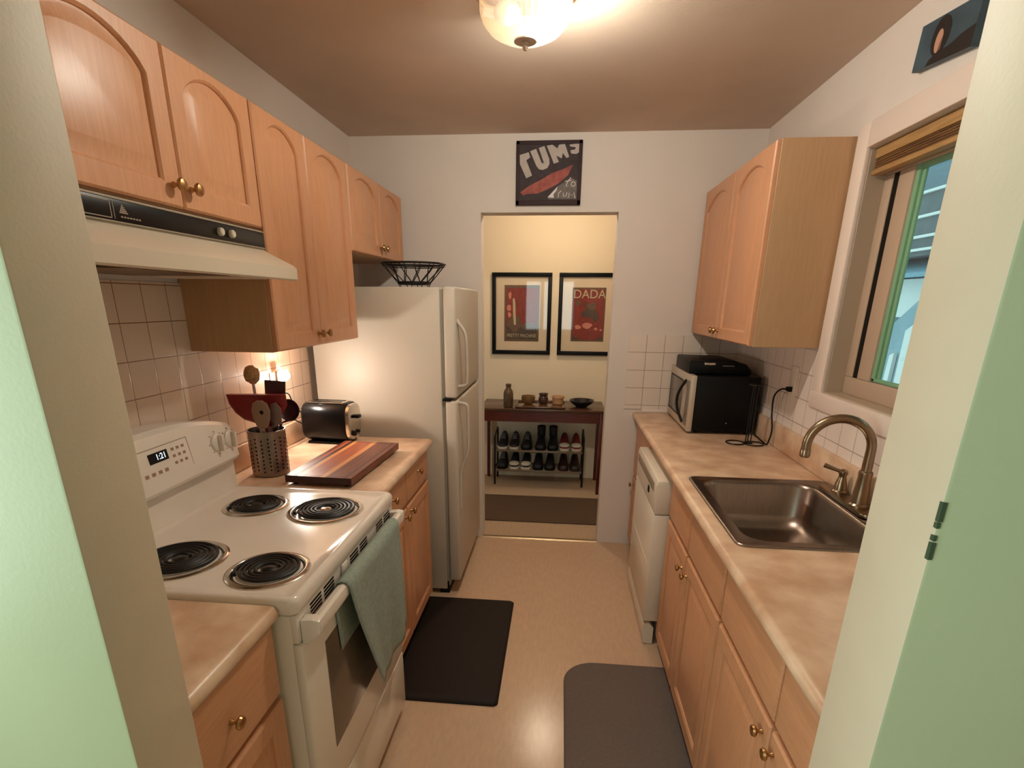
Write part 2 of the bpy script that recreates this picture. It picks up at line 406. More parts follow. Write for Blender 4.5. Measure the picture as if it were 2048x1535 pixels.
m = MB(); m.prism([(5.50,1.40),(5.62,1.33),(5.62,.0),(5.50,.0)],'x',3.2,3.235).prism([(5.72,1.12),(5.79,1.09),(5.84,.0),(5.74,.0)],'x',3.2,3.235)
m.build('stair_post', TRIMW, H)
struct('ground', MB().box(2.31,16,-12,16,-.6,-.5), GRASS, 'ground outside the window', 'ground')

# ------------------------------------------------------------------ cabinets
def knob_mb(face, sgn, y, z, s=1.):
    prof = [(.0,0),(.007,0),(.0065,.004),(.0045,.007),(.0045,.013),(.009,.016),(.0145,.019),(.0155,.023),(.013,.028),(.006,.030),(0,.0305)]
    return MB().lathe([(r*s,h*s) for r,h in prof], (face,y,z), 'x' if sgn > 0 else '-x', 16)
def door_mb(face, sgn, u0, u1, z0, z1, t=.019, rise=0., stile=.056, top=.05, bot=.056, flat=False):
    K = 14; m = MB(); P = lambda u,v,n: (face+sgn*n,u,v)
    c = (u0+u1)/2
    if flat:
        e = .008
        rect = lambda i,n: [P(u0+i,z0+i,n),P(u1-i,z0+i,n),P(u1-i,z1-i,n),P(u0+i,z1-i,n)]
        return m.loft([rect(0,-t),rect(0,-.006),rect(.003,-.003),rect(.010,-.001),rect(.014,0)])
    w = (u1-u0)/2-stile; zt = z1-top; zs = zt-rise; zb = z0+bot
    def inner(i, n):
        L = [P(c-w+i,zb+i,n), P(c+w-i,zb+i,n), P(c+w-i,zs-(0 if rise else i),n)]
        for k in range(1,K):
            q = -1+2*k/K
            zz = zs+(rise-i)*(1-q*q)**.8 if rise else zs-i
            L.append(P(c-(w-i)*q,zz,n))
        L.append(P(c-w+i,zs-(0 if rise else i),n)); return L
    def outer(i, n):
        L = [P(u0+i,z0+i,n),P(u1-i,z0+i,n),P(u1-i,zs,n)]
        for k in range(1,K):
            q = -1+2*k/K; uu = c-w*q
            if k == 1: uu = u1-i
            if k == K-1: uu = u0+i
            L.append(P(uu,z1-i,n))
        L.append(P(u0+i,zs,n)); return L
    return m.loft([outer(0,-t),outer(0,-.005),outer(.005,0),inner(-.006,0),inner(0,-.005),inner(.001,-.009),inner(.009,-.009),inner(.034,-.002),inner(.037,-.0015)])
def open_carcass(x0, x1, y0, y1, z0, z1, sgn, t=.016, rail=True):
    """base cabinet body: sides, bottom, back and a face frame, open on top under the worktop"""
    m = MB(); m.box(x0,x1,y0,y0+t,z0,z1).box(x0,x1,y1-t,y1,z0,z1).box(x0,x1,y0+t,y1-t,z0,z0+t)
    xb = x0 if sgn > 0 else x1; m.box(xb,xb+sgn*t,y0+t,y1-t,z0+t,z1)
    return m
def frame_mb(xf, sgn, y0, y1, z0, z1, ys, zs, w=.03):
    m = MB(); a, b = sorted((xf-sgn*.019, xf))
    m.box(a,b,y0,y0+w,z0,z1).box(a,b,y1-w,y1,z0,z1).box(a,b,y0+w,y1-w,z1-w,z1).box(a,b,y0+w,y1-w,z0,z0+w)
    for y in ys: m.box(a,b,y-w/2,y+w/2,z0+w,z1-w)
    for z in zs: m.box(a,b,y0+w,y1-w,z-w/2,z+w/2)
    return m
XC = -.930                                              # face of the left wall-cabinet doors
def wall_cab(label, sgn, xw, face, y0, y1, ysplit, z0, z1, rise, knobz, group, gap=.004, pale=False):
    c = thing('wall_cabinet', label, 'cabinet', ((xw+face)/2,(y0+y1)/2,z0), group=group)
    a, b = sorted((xw+sgn*.002, face-sgn*.020))
    MB().box(a,b,y0+.001,y1-.001,z0,z1,.0015,1).build('body', MAPLED, c)
    for u0, u1, ky in ((y0+gap,ysplit-gap/2,ysplit-.032),(ysplit+gap/2,y1-gap,ysplit+.032)):
        d = door_mb(face, sgn, u0, u1, z0+.004, z1-.004, rise=rise, top=.028 if sgn > 0 else .045, stile=.064 if y1-y0 > .7 else .058).build('door', MAPLE, c)
        knob_mb(face, sgn, ky, knobz).build('knob', BRASS, d)
    return c
GWC = 'maple wall cabinets with arched doors'
wall_cab('maple arched-door cabinet directly above the range hood', 1, XL, XC, .985, 1.770, 1.400, 1.757, 2.108, .052, 1.809, GWC)
wall_cab('tall maple arched-door cabinet hanging over the toaster and cutting board', 1, XL, XC, 1.772, 2.527, 2.125, 1.385, 2.108, .055, 1.430, GWC)
wall_cab('short maple arched-door cabinet above the refrigerator', 1, XL, XC, 2.529, 3.358, 2.955, 1.757, 2.108, .052, 1.806, GWC)
wall_cab('maple arched-door cabinet on the right wall above the microwave', -1, XR, .767, 2.400, 3.440, 2.900, 1.384, 2.136, .065, 1.428, GWC)

def base_cab(label, sgn, xw, face, y0, y1, splits, zd, ztop, zbot, kx, doors=True, knobs_d=(), knobs_w=(), group='maple base cabinets', drawers=None):
    c = thing('base_cabinet', label, 'cabinet', ((xw+face)/2,(y0+y1)/2,0), group=group)
    xf = face-sgn*.020
    m = open_carcass(*sorted((xw+sgn*.004, xf-sgn*.0195)), y0, y1, .09, ztop, sgn)
    m.build('body', MAPLED, c)
    frame_mb(xf, sgn, y0, y1, .05, ztop, splits, [zd]).build('face_frame', MAPLE, c)
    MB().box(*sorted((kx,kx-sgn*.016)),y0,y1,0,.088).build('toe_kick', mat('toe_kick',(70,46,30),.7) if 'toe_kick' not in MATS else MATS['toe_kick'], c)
    e = [y0]+list(splits)+[y1]
    for i in range(len(e)-1):
        u0, u1 = e[i]+.005, e[i+1]-.005
        d = door_mb(face, sgn, u0, u1, zd+.008, ztop-.004, flat=True).build('drawer', MAPLEH, c)
        for y, z in knobs_w:
            if u0 < y < u1: knob_mb(face, sgn, y, z, .9).build('knob', BRASS, d)
        d = door_mb(face, sgn, u0, u1, zbot, zd-.008, rise=0, top=.056).build('door', MAPLE, c)
        for y, z in knobs_d:
            if u0 < y < u1: knob_mb(face, sgn, y, z, .9).build('knob', BRASS, d)
    return c
base_cab('maple base cabinet between the stove and the refrigerator', 1, XL, -.630, 1.748, 2.545, [2.150], .714, .874, .085, -.70, knobs_d=((2.105,.676),(2.195,.676)), knobs_w=((1.945,.812),(2.335,.815)))
base_cab('maple drawer cabinet in front of the stove at the left edge', 1, XL, -.608, .690, .992, [], .684, .874, .085, -.70, knobs_w=((.80,.775),))
FR = .500
base_cab('maple base cabinet under the sink, next to the dishwasher', -1, XR, FR, 1.467, 2.285, [1.905], .663, .864, .060, .565, knobs_d=((1.945,.588),(1.866,.592)) )
base_cab('maple base cabinet beside the grey mat, nearest the right green wall', -1, XR, FR, .690, 1.463, [1.032], .663, .864, .060, .565, knobs_d=((1.066,.617),(.998,.615)))
base_cab('narrow maple base cabinet between the dishwasher and the doorway wall', -1, XR, FR, 2.905, 3.452, [], .50, .864, .060, .565, knobs_w=((3.05,.72),), knobs_d=((3.40,.44),))

# ------------------------------------------------------------------ worktops
def nose(xf, sgn, xb, z, t=.038):
    """worktop section with a rounded front edge"""
    r = t/2; pts = []
    for k in range(9):
        a = PI/2+PI*k/8 if sgn > 0 else PI/2-PI*k/8
        pts.append((xf+(r if sgn < 0 else -r)+r*math.cos(a)*(-1 if sgn > 0 else -1)*(1), z-r+r*math.sin(a)))
    return pts
def top_profile(xf, xb, z, t=.038):
    d = 1 if xf > xb else -1; r = t/2
    pts = [(xb,z-t),(xb,z)]
    for k in range(9):
        a = PI/2-PI*k/8
        pts.append((xf-d*r+d*r*math.cos(a), z-r+r*math.sin(a)))
    return pts
def worktop(label, loc):
    return thing('worktop', label, 'worktop', loc, group='mottled tan laminate worktops')
w = worktop('tan laminate worktop carrying the toaster and cutting board', (-.92,2.13,ZL))
m = MB().prism(top_profile(-.606, XL+.002, ZL),'y',1.742,2.548); m.build('slab', COUNTER, w)
MB().box(XL+.002,XL+.022,1.742,2.548,ZL+.0005,ZL+.098,.006).build('backsplash_lip', COUNTER, w)
w = worktop('tan laminate worktop in front of the stove at the left edge', (-.92,.83,ZL))
m = MB().prism(top_profile(-.596, XL+.002, ZL),'y',.690,.996); m.build('slab', COUNTER, w)
MB().box(XL+.002,XL+.022,.690,.996,ZL+.0005,ZL+.098,.006).build('backsplash_lip', COUNTER, w)
w = worktop('long tan laminate worktop around the sink and under the microwave', (.76,2.1,ZR))
m = MB(); SY0, SY1, SX0, SX1 = 1.470, 2.090, .532, 1.022
m.prism(top_profile(.467,SX0,ZR),'y',.690,YB-.002)
m.box(SX0,XR-.002,.690,SY0,ZR-.038,ZR).box(SX0,XR-.002,SY1,YB-.002,ZR-.038,ZR).box(SX1,XR-.002,SY0,SY1,ZR-.038,ZR)
m.build('slab', COUNTER, w, smooth=True)
MB().box(XR-.024,XR-.002,.690,YB-.003,ZR+.0005,ZR+.112,.006).build('backsplash_lip', COUNTER, w)
MB().box(.52,XR-.025,YB-.018,YB-.0015,ZR+.0005,ZR+.02,.004).build('end_strip', CASING, w)

# ------------------------------------------------------------------ sink and tap
s = thing('kitchen_sink', 'single-bowl stainless steel sink set into the right worktop', 'sink', (.775,1.78,ZR))
z = ZR
rings = [rrect(.517,1.036,1.455,2.106,.03,z+.0012), rrect(.519,1.034,1.457,2.104,.03,z+.006), rrect(.527,1.026,1.465,2.096,.028,z+.0065), rrect(.535,1.018,1.473,2.088,.028,z+.0035),
         rrect(.556,.968,1.497,2.076,.07,z+.0035), rrect(.562,.962,1.503,2.070,.07,z-.001), rrect(.567,.957,1.508,2.065,.072,z-.012), rrect(.578,.945,1.520,2.050,.075,z-.12),
         rrect(.592,.930,1.535,2.035,.08,z-.158), rrect(.628,.892,1.572,1.998,.08,z-.170), rrect(.745,.775,1.765,1.795,.014,z-.174)]
m = MB().loft(rings, cap0=False)
m.build('basin', SINKM, s, ang=1.2)
m = MB().lathe([(.0,-.004),(.030,-.004),(.040,.001),(.042,.003),(.0,.003)],(.76,1.78,z-.173),'z',24)
m.build('drain', CHROME, s)
f = thing('kitchen_faucet', 'brushed nickel gooseneck faucet behind the sink', 'faucet', (1.0,1.79,ZR+.004))
fz = ZR+.0072
MB().prism([(p[0],p[1]) for p in rrect(.970,1.026,1.70,2.03,.026,0)],'z',fz,fz+.012,.003).build('deck_plate', NICKEL, f)
MB().lathe([(.0,0),(.031,0),(.031,.006),(.026,.012),(.0235,.05),(.0195,.10),(.021,.112),(.0205,.118),(.016,.122),(0,.123)],(1.0,1.79,fz+.012),'z',24).build('spout_base', NICKEL, f)
d = Vector((-.18,.042,0)); dn = d.normalized(); cpt = Vector((1.0,1.79,1.116))+d/2; rr = d.length/2
pts = [Vector((1.0,1.79,fz+.13)),Vector((1.0,1.79,1.06))]+arc_pts(cpt, rr, PI, .06, 18, dn, (0,0,1))+[Vector((1.0,1.79,1.108))+d+Vector((0,0,-.006))]
pts = [p for p in pts]
MB().tube(pts, [.0155]*2+[.0145]*(len(pts)-2), 14).build('spout', NICKEL, f)
tip = pts[-1]
MB().lathe([(0,-.028),(.0135,-.028),(.0165,-.024),(.0165,-.004),(.0145,.0),(0,.001)],tip,'z',16).build('aerator', NICKEL, f)
h = MB().lathe([(0,0),(.026,0),(.026,.005),(.021,.01),(.019,.03),(.0125,.055),(.012,.062),(.015,.068),(.014,.078),(.006,.084),(0,.085)],(1.005,1.932,fz+.012),'z',20).build('handle', NICKEL, f)
MB().tube([(1.005,1.932,fz+.085),(.985,1.94,fz+.091),(.948,1.955,fz+.103)],[.0075,.006,.0085],10).build('lever', NICKEL, h)
# ------------------------------------------------------------------ range hood
FACEX = Matrix(((0,0,1,0),(1,0,0,0),(0,1,0,0),(0,0,0,1)))       # text plane facing +x
FACEY = Matrix(((1,0,0,0),(0,0,-1,0),(0,1,0,0),(0,0,0,1)))      # text plane facing -y
HY0, HY1 = .915, 1.768
h = thing('range_hood', 'almond under-cabinet range hood with black control strip', 'range hood', (-1.0,1.42,1.61))
prof = [(XL+.008,1.753),(-.936,1.753),(-.936,1.700),(-.928,1.694),(-.846,1.654),(-.836,1.646),(-.836,1.614),(-.840,1.610),(-.852,1.610),(-.852,1.618),(XL+.008,1.618)]
MB().prism(prof,'y',HY0,HY1).build('canopy', HOODM, h)
m = MB().box(-.936,-.931,HY0+.004,HY1-.004,1.704,1.7475,.001); m.build('control_strip', BLACKG, h)
m = MB()
for z in (1.7035,1.749): m.box(-.936,-.9295,HY0,HY1,z-.0015,z+.0015)
m.box(-.931,-.9303,HY0+.004,1.155,1.709,1.711).box(-.931,-.9303,1.1535,1.1555,1.709,1.743).box(-.931,-.9303,1.162,1.1635,1.709,1.743).box(-.931,-.9303,HY0+.004,1.155,1.741,1.743)
m.build('strip_edge', GREY, h)
for y in (1.532,1.585):
    MB().lathe([(0,0),(.0105,0),(.0105,.008),(.008,.011),(0,.0115)],(-.931,y,1.7255),'x',16).build('switch_knob', mat('knob_ivory',(206,196,180),.3) if 'knob_ivory' not in MATS else MATS['knob_ivory'], h)
m = MB()
for k in range(5): m.box(-.931,-.9304,1.178+k*.002,1.202-k*.003,1.722+k*.0035,1.7245+k*.0035)
for k in range(7): m.box(-.931,-.9304,1.180+k*.0085,1.186+k*.0085,1.7135,1.7165)
m.build('strip_marking', GREY, h)
m = MB().box(XL+.06,-.90,1.13,1.50,1.612,1.617); m.build('grease_filter', mat('filter_mesh',(120,100,82),.4,metal=.6,n=.4,ns=160), h)
MB().box(XL+.08,-.90,1.54,1.70,1.611,1.617).build('lamp_cover', PLATE, h)

# ------------------------------------------------------------------ stove
s = thing('electric_stove', 'almond white electric coil stove with a towel on its oven handle', 'stove', (-.9,1.357,0))
RY0, RY1 = 1.000, 1.737
MB().box(XL+.02,-.578,RY0+.004,RY1-.004,.03,.884,.003).build('body', WHITE, s)
def stack(x0,x1,y0,y1,r,zs): return [rrect(x0+i,x1-i,y0+i,y1-i,max(r-i*.5,.004),z) for i,z in zs]
MB().loft(stack(-1.15,-.557,RY0,RY1,.022,[(.004,.886),(0,.892),(0,.916),(.004,.924),(.011,.928),(.019,.926),(.032,.921),(.05,.9205)])).build('cooktop', RANGEW, s, ang=.9)
# backguard with arched top
def fx(z): return -1.096-(z-1.042)*.16
rings = []
for k in range(25):
    y = RY0+(RY1-RY0)*k/24; q = abs(-1+2*k/24)
    zt = 1.205-.05*q**2.2
    e = 0 if q < .97 else .006
    rings.append([(XL+.012,y,.90),(-1.122,y,.90),(-1.125,y,.935),(-1.128,y,1.018),(-1.100-e,y,1.032),(-1.095-e,y,1.042),(fx(zt-.035)-e,y,zt-.035),(fx(zt-.014)-.004-e,y,zt-.014),(fx(zt)-.018,y,zt-.003),(fx(zt)-.045,y,zt-.001),(XL+.02,y,zt-.006),(XL+.012,y,zt-.02)])
bg = MB().loft(rings).build('backguard', RANGEW, s, ang=.5)
def on_panel(m, y0, y1, z0, z1, d=.0008, th=.002):
    return m.prism([(fx(z0)-th,z0),(fx(z1)-th,z1),(fx(z1)+d,z1),(fx(z0)+d,z0)],'y',y0,y1)
part_label(on_panel(MB(),1.332,1.408,1.118,1.146,.0012).build('clock_display', BLACKG, bg), 'black clock window')
Mx = Matrix.Translation(Vector((fx(1.132)+.0016,1.380,1.132))-s.location) @ Matrix.Rotation(-math.atan(.16),4,'Y') @ FACEX
text_mesh('clock_digits', '1:21', .024, Mx, DIGIT, bg, .0002)
m = MB()
on_panel(m,1.245,1.500,1.158,1.1600); on_panel(m,1.4985,1.5005,1.075,1.160)
on_panel(m,1.245,1.247,1.075,1.160)
m.build('keypad_outline', GREY, bg)
PT = mat('print_tan',(160,122,98),.5)
keys = [(1.425+i*.022,1.437+i*.022,1.095+j*.02,1.103+j*.02) for j in range(3) for i in range(3)]+[(1.30+i*.026,1.315+i*.026,1.086,1.096) for i in range(4)]+[(1.262,1.285,1.10+i*.018,1.107+i*.018) for i in range(3)]
for q in keys: on_panel(MB(),*q).build('keypad_key', PT, bg)
for y, z in ((1.632,1.108),(1.702,1.104),(1.046,1.104),(1.116,1.108)):
    k = MB().lathe([(0,0),(.031,0),(.0315,.004),(.028,.008),(.024,.010),(0,.010)],(fx(z),y,z),'x',24).build('control_knob', RANGEW, s)
    MB().box(fx(z)+.008,fx(z)+.026,y-.006,y+.006,z-.027,z+.027,.004).build('grip', RANGEW, k)
    for a in range(8):
        t = a*PI/4; on_panel(MB(),y+.038*math.cos(t)-.0025,y+.038*math.cos(t)+.0025,z+.036*math.sin(t)-.002,z+.036*math.sin(t)+.002).build('dial_mark', PT, k)
for bx, by, R in ((-.720,1.548,.092),(-.694,1.143,.076),(-.958,1.562,.076),(-.945,1.170,.092)):
    zb = .9215
    b = MB().lathe([(R*.18,-.016),(R*.7,-.018),(R*.98,-.012),(R+.008,.001),(R+.012,.0042),(R+.019,.0042),(R+.024,.0012),(R+.024,-.001),(R+.008,-.004),(R*.98,-.0155),(R*.18,-.0195)],(bx,by,zb),'z',40).build('burner', CHROME, s)
    MB().lathe([(.0,-.0145),(R*.7,-.0165),(R*.98,-.0105),(R+.0065,.0008),(R+.0062,.0018),(R*.96,-.0095),(R*.7,-.0145),(0,-.0135)],(bx,by,zb),'z',36).build('drip_bowl', PANB, b)
    pts = []
    turns = 5.5 if R > .08 else 4.5
    N = int(turns*40)
    for k in range(N+1):
        t = k/N; a = turns*2*PI*t+.5; r = .024+(R+.001-.024)*t
        pts.append((bx+r*math.cos(a), by+r*math.sin(a), zb+.006))
    pts += [(pts[-1][0]*.995+bx*.005, pts[-1][1], zb-.004)]
    part_label(MB().tube(pts, .0046, 6).build('coil', COILM, b), 'black spiral heating coil')
    MB().lathe([(0,.002),(.016,.002),(.018,.006),(.012,.009),(0,.009)],(bx,by,zb),'z',20).build('coil_centre', CHROME if R>.08 and bx>-.9 else PANB, b)
# vent strip, oven door, drawer
v = MB().box(-.579,-.563,RY0+.006,RY1-.006,.812,.884,.002).build('vent_strip', RANGEW, s)
for ya in (1.075,1.33,1.555):
    for g in (0,1):
        for k in range(5): MB().box(-.5632,-.5624,ya+g*.078,ya+g*.078+.062,.832+k*.0095,.8375+k*.0095).build('vent_slot', BLACK, v)
MB().box(-.563,-.556,1.262,1.30,.846,.882,.003).build('latch', RANGEW, v)
d = MB().box(-.579,-.556,RY0+.004,RY1-.004,.286,.808,.006).build('oven_door', WHITE, s)
part_label(MB().box(-.5565,-.5546,1.115,1.600,.415,.745,.001).build('window', CURTGL, d), 'dark glass oven window')
hd = MB().prism([(-.530,.826),(-.519,.832),(-.516,.850),(-.519,.863),(-.527,.868),(-.541,.864),(-.545,.848),(-.540,.832)],'y',1.024,1.712).build('handle', RANGEW, d)
for y in (1.018,1.690): MB().prism([(-.562,.795),(-.535,.822),(-.517,.832),(-.517,.866),(-.535,.869),(-.562,.866)],'y',y,y+.03,.003).build('handle_bracket', RANGEW, d)
MB().lathe([(0,0),(.012,0),(.011,.002),(0,.0025)],(-.556,1.615,.375),'x',16).build('badge', GREY, d)
MB().box(-.579,-.556,RY0+.004,RY1-.004,.055,.278,.005).build('storage_drawer', WHITE, s)
MB().box(-.64,-.60,RY0+.01,RY1-.01,.0,.053).build('plinth', BLACK, s)
# towel over the handle
def towel():
    g = []
    for i in range(29):
        u = i/28; row = []
        for j in range(34):
            t = j/33
            # path: back sheet up, over the bar, front sheet down
            if t < .22:
                q = t/.22; x = -.5490; z = .665+q*(.856-.665); yc0, yc1 = 1.175+.02*(1-q), 1.60
            elif t < .34:
                q = (t-.22)/.12; a = PI-PI*q; x = -.5305+.0185*math.cos(a); z = .856+.0165*math.sin(a); yc0, yc1 = 1.19, 1.625
            else:
                q = (t-.34)/.66; x = -.512+.010*q*math.sin(u*9+1.2)*(1-.2*q)+.004*math.sin(u*17+q*2)*q+.006*q; z = .856-q*.405-.012*math.sin(u*5)*q
                yc0, yc1 = 1.19+.15*q**1.2, 1.625+.03*math.sin(q*2.2)
            row.append((x, yc0+(yc1-yc0)*u, z))
        g.append(row)
    o = MB().sheet(g).build('dish_towel', TOWEL, None, at=(-.515,1.40,.45), ang=2.)
    sd = o.modifiers.new('thickness','SOLIDIFY'); sd.thickness = .0025; sd.offset = 1
    return tag(o, 'pale green dish towel draped over the oven door handle', 'towel')
towel()

# ------------------------------------------------------------------ refrigerator
f = thing('refrigerator', 'off-white top-freezer refrigerator beside the doorway', 'refrigerator', (-.88,3.025,0))
FY0, FY1 = 2.655, 3.400
MB().box(XL+.03,-.576,FY0,FY1,.03,1.615,.005).build('body', FRIDGE, f)
MB().box(-.577,-.5605,FY0+.012,FY1-.012,.05,1.605).build('gasket', GASKET, f)
fd = MB().box(-.560,-.500,FY0+.001,FY1-.001,1.096,1.6185,.012,3).build('freezer_door', FRIDGE, f)
rd = MB().box(-.560,-.500,FY0+.001,FY1-.001,.085,1.082,.012,3).build('main_door', FRIDGE, f)
MB().box(-.62,-.565,FY0+.01,FY1-.01,.0,.075,.004).build('kick_plate', BLACK, f)
def fh(pts, w): 
    pts = smooth_path(pts, 6); rings = []
    for i, p in enumerate(pts):
        t = (pts[min(i+1,len(pts)-1)]-pts[max(i-1,0)]).normalized(); n = Vector((t.z,0,-t.x))
        a, b = n*.008, Vector((0,.012,0)); rings.append([p+a*math.cos(q)+b*math.sin(q) for q in [2*PI*k/10 for k in range(10)]])
    return MB().loft(rings)
fh([(-.502,2.700,1.470),(-.492,2.700,1.452),(-.462,2.700,1.405),(-.455,2.700,1.33),(-.455,2.700,1.19),(-.462,2.700,1.158),(-.502,2.700,1.150)],0).build('handle', FRIDGE, fd)
fh([(-.502,2.700,1.070),(-.462,2.700,1.060),(-.453,2.700,1.03),(-.452,2.700,.92),(-.455,2.700,.82),(-.478,2.700,.75),(-.494,2.700,.70),(-.496,2.700,.60),(-.497,2.700,.50)],0).build('handle', FRIDGE, rd)
part_label(MB().box(-.572,-.530,FY0-.006,FY0+.05,1.083,1.095,.003).build('hinge', BLACK, f), 'dark hinge between the doors')
# wire basket on top
b = thing('wire_basket', 'black wire fruit basket on top of the refrigerator', 'basket', (-.793,3.05,1.616))
bx, by = -.793, 3.05
def ring(r, z, n=40, cx=bx, cy=by): return [(cx+r*math.cos(2*PI*k/n), cy+r*math.sin(2*PI*k/n), z) for k in range(n)]
m = MB().tube(ring(.166,1.738), .0055, 8, True).tube(ring(.162,1.727), .003, 6, True); m.build('rim', BLACKM, b)
MB().tube(ring(.084,1.640), .005, 8, True).tube(ring(.088,1.648), .003, 6, True).build('base_ring', BLACKM, b)
m = MB()
for k in range(13):
    a0 = 2*PI*k/13
    for sg in (1,-1):
        pts = []
        for i in range(9):
            t = i/8; r = .086+(.164-.086)*t; a = a0+sg*.27*math.sin(PI*t*.5)*1.2; pts.append((bx+r*math.cos(a), by+r*math.sin(a), 1.643+.09*t))
        m.tube(pts, .0027, 6)
m.build('wire_lattice', BLACKM, b)
m = MB()
for k in range(4):
    a = 2*PI*k/4+.6; m.tube(smooth_path([(bx+.082*math.cos(a-.18),by+.082*math.sin(a-.18),1.637),(bx+.080*math.cos(a-.1),by+.080*math.sin(a-.1),1.620),(bx+.080*math.cos(a+.1),by+.080*math.sin(a+.1),1.620),(bx+.082*math.cos(a+.18),by+.082*math.sin(a+.18),1.637)],4), .0025, 6)
m.build('foot', BLACKM, b)

# ------------------------------------------------------------------ things on the left worktop
# utensil holder
ux, uy, uz = -1.098, 1.925, ZL+.001
u = thing('utensil_holder', 'perforated steel cylinder holding cooking utensils beside the stove', 'utensil holder', (ux,uy,uz))
prof = [(0,0),(.064,0),(.067,.003),(.067,.168),(.0685,.170),(.0685,.174),(.0655,.174),(.0645,.17),(.0645,.005),(0,.004)]
MB().lathe(prof,(ux,uy,uz),'z',40).build('cylinder', STEEL, u)
m = MB()
for c in range(18):
    a = 2*PI*c/18
    for r in range(9):
        p = Vector((ux+.0672*math.cos(a),uy+.0672*math.sin(a),uz+.022+r*.0148+(.007 if c%2 else 0)))
        q = Matrix.Translation(p) @ Matrix.Rotation(a,4,'Z')
        mm = MB().lathe([(0,0),(.0036,0),(.0036,.0006),(0,.0006)],(0,0,0),'x',8)
        bmesh.ops.transform(mm.bm, matrix=q, verts=mm.bm.verts[:]); me = bpy.data.meshes.new('t'); mm.bm.to_mesh(me); mm.bm.free(); m.bm.from_mesh(me); bpy.data.meshes.remove(me)
m.build('perforation', BLACK, u)
GU = 'cooking utensils in the steel holder'
def handle(mb, p0, p1, r): return mb.tube([p0,p1], r, 8)
def ut(name, label, loc): return thing(name, label, 'utensil', loc, group=GU)
zb = uz+.006
# red scoop
t = ut('red_scraper', 'dark red broad scoop leaning left, widest of the utensils', (ux-.02,uy-.01,zb))
prof2 = [(-1.232,1.218),(-1.0,1.222),(-1.0,1.18),(-1.03,1.135),(-1.07,1.100),(-1.115,1.098),(-1.14,1.112),(-1.175,1.122),(-1.205,1.147),(-1.225,1.182)]
rings = []
for k in range(7):
    q = -1+2*k/6; sc = 1-.10*q*q
    rings.append([(-1.12+(x+1.12)*sc, 1.912+.014*q+.012*math.cos((x+1.12)*9), 1.222-(1.222-z)*sc) for x,z in prof2])
MB().loft(rings).build('scoop', RED, t)
handle(MB(), (-1.098,1.925,1.125), (-1.090,1.925,zb), .006).build('handle', RED, t)
# black turner behind
t = ut('black_turner', 'dark nylon turner with square end, standing behind the others', (-1.06,1.965,zb))
MB().prism([(-1.112,1.200),(-1.032,1.200),(-1.024,1.262),(-1.106,1.266)],'y',1.972,1.976,.001).build('blade', PURPLE, t)
handle(MB(), (-1.070,1.974,1.21), (-1.09,1.955,zb), .005).build('handle', PURPLE, t)
# bristle brush
t = ut('dish_brush', 'round tan bristle brush, tallest of the utensils', (-1.16,1.955,zb))
m = MB().sphere((-1.152,1.97,1.285),.03,(1.,.85,1.15),16)
for v in m.bm.verts: v.co += Vector((random.uniform(-1,1),random.uniform(-1,1),random.uniform(-1,1)))*.0022
m.build('bristle_head', SPONGE, t)
handle(MB(), (-1.150,1.97,1.262), (-1.125,1.945,zb), .006).build('handle', mat('brush_handle',(190,176,160),.4), t)
# spoon with a hole
t = ut('risotto_spoon', 'greyish beige spoon with a round hole in its bowl', (-1.09,1.875,zb))
rings = []
ov = [(.0,-.052),(.020,-.04),(.030,-.012),(.033,.02),(.026,.045),(.010,.056),(-.010,.056),(-.026,.045),(-.033,.02),(-.030,-.012),(-.020,-.04)]
m = MB().prism([(-1.078+x*1.05,1.150+z) for x,z in ov],'y',1.868,1.873,.001); m.build('spoon_bowl', BEIGEU, t)
part_label(MB().lathe([(0,0),(.0075,0),(.0075,.0012),(0,.0012)],(-1.074,1.8682,1.163),'-y',16).build('hole', BLACK, t), 'dark round hole')
handle(MB(), (-1.078,1.871,1.105), (-1.085,1.895,zb), .0065).build('handle', BEIGEU, t)
# ladle
t = ut('dark_ladle', 'dark ladle with round bowl on the right of the bunch', (-1.05,1.93,zb))
m = MB().lathe([(0,0),(.022,.004),(.036,.014),(.042,.028),(.039,.028),(.033,.016),(.02,.007),(0,.004)],(0,0,0),'z',24)
m.xf(Matrix.Translation((-1.018,1.990,1.152)) @ Matrix.Rotation(1.45,4,'X') @ Matrix.Rotation(.15,4,'Z'))
m.build('ladle_bowl', PURPLE, t, local=False)
MB().tube([(-1.03,1.978,1.114),(-1.056,1.961,1.104),(-1.072,1.948,zb)], .0055, 8).build('handle', PURPLE, t)
t = ut('clear_spatula', 'small translucent spatula with dark edge in front of the ladle', (-1.04,1.88,zb))
MB().prism([(-1.052,1.10),(-1.016,1.118),(-1.012,1.175),(-1.03,1.196),(-1.05,1.19),(-1.058,1.15)],'y',1.892,1.896,.001).build('blade', mat('smoky_plastic',(128,104,100),.3), t)
handle(MB(), (-1.048,1.896,1.12), (-1.068,1.908,zb), .005).build('handle', BLACK, t)
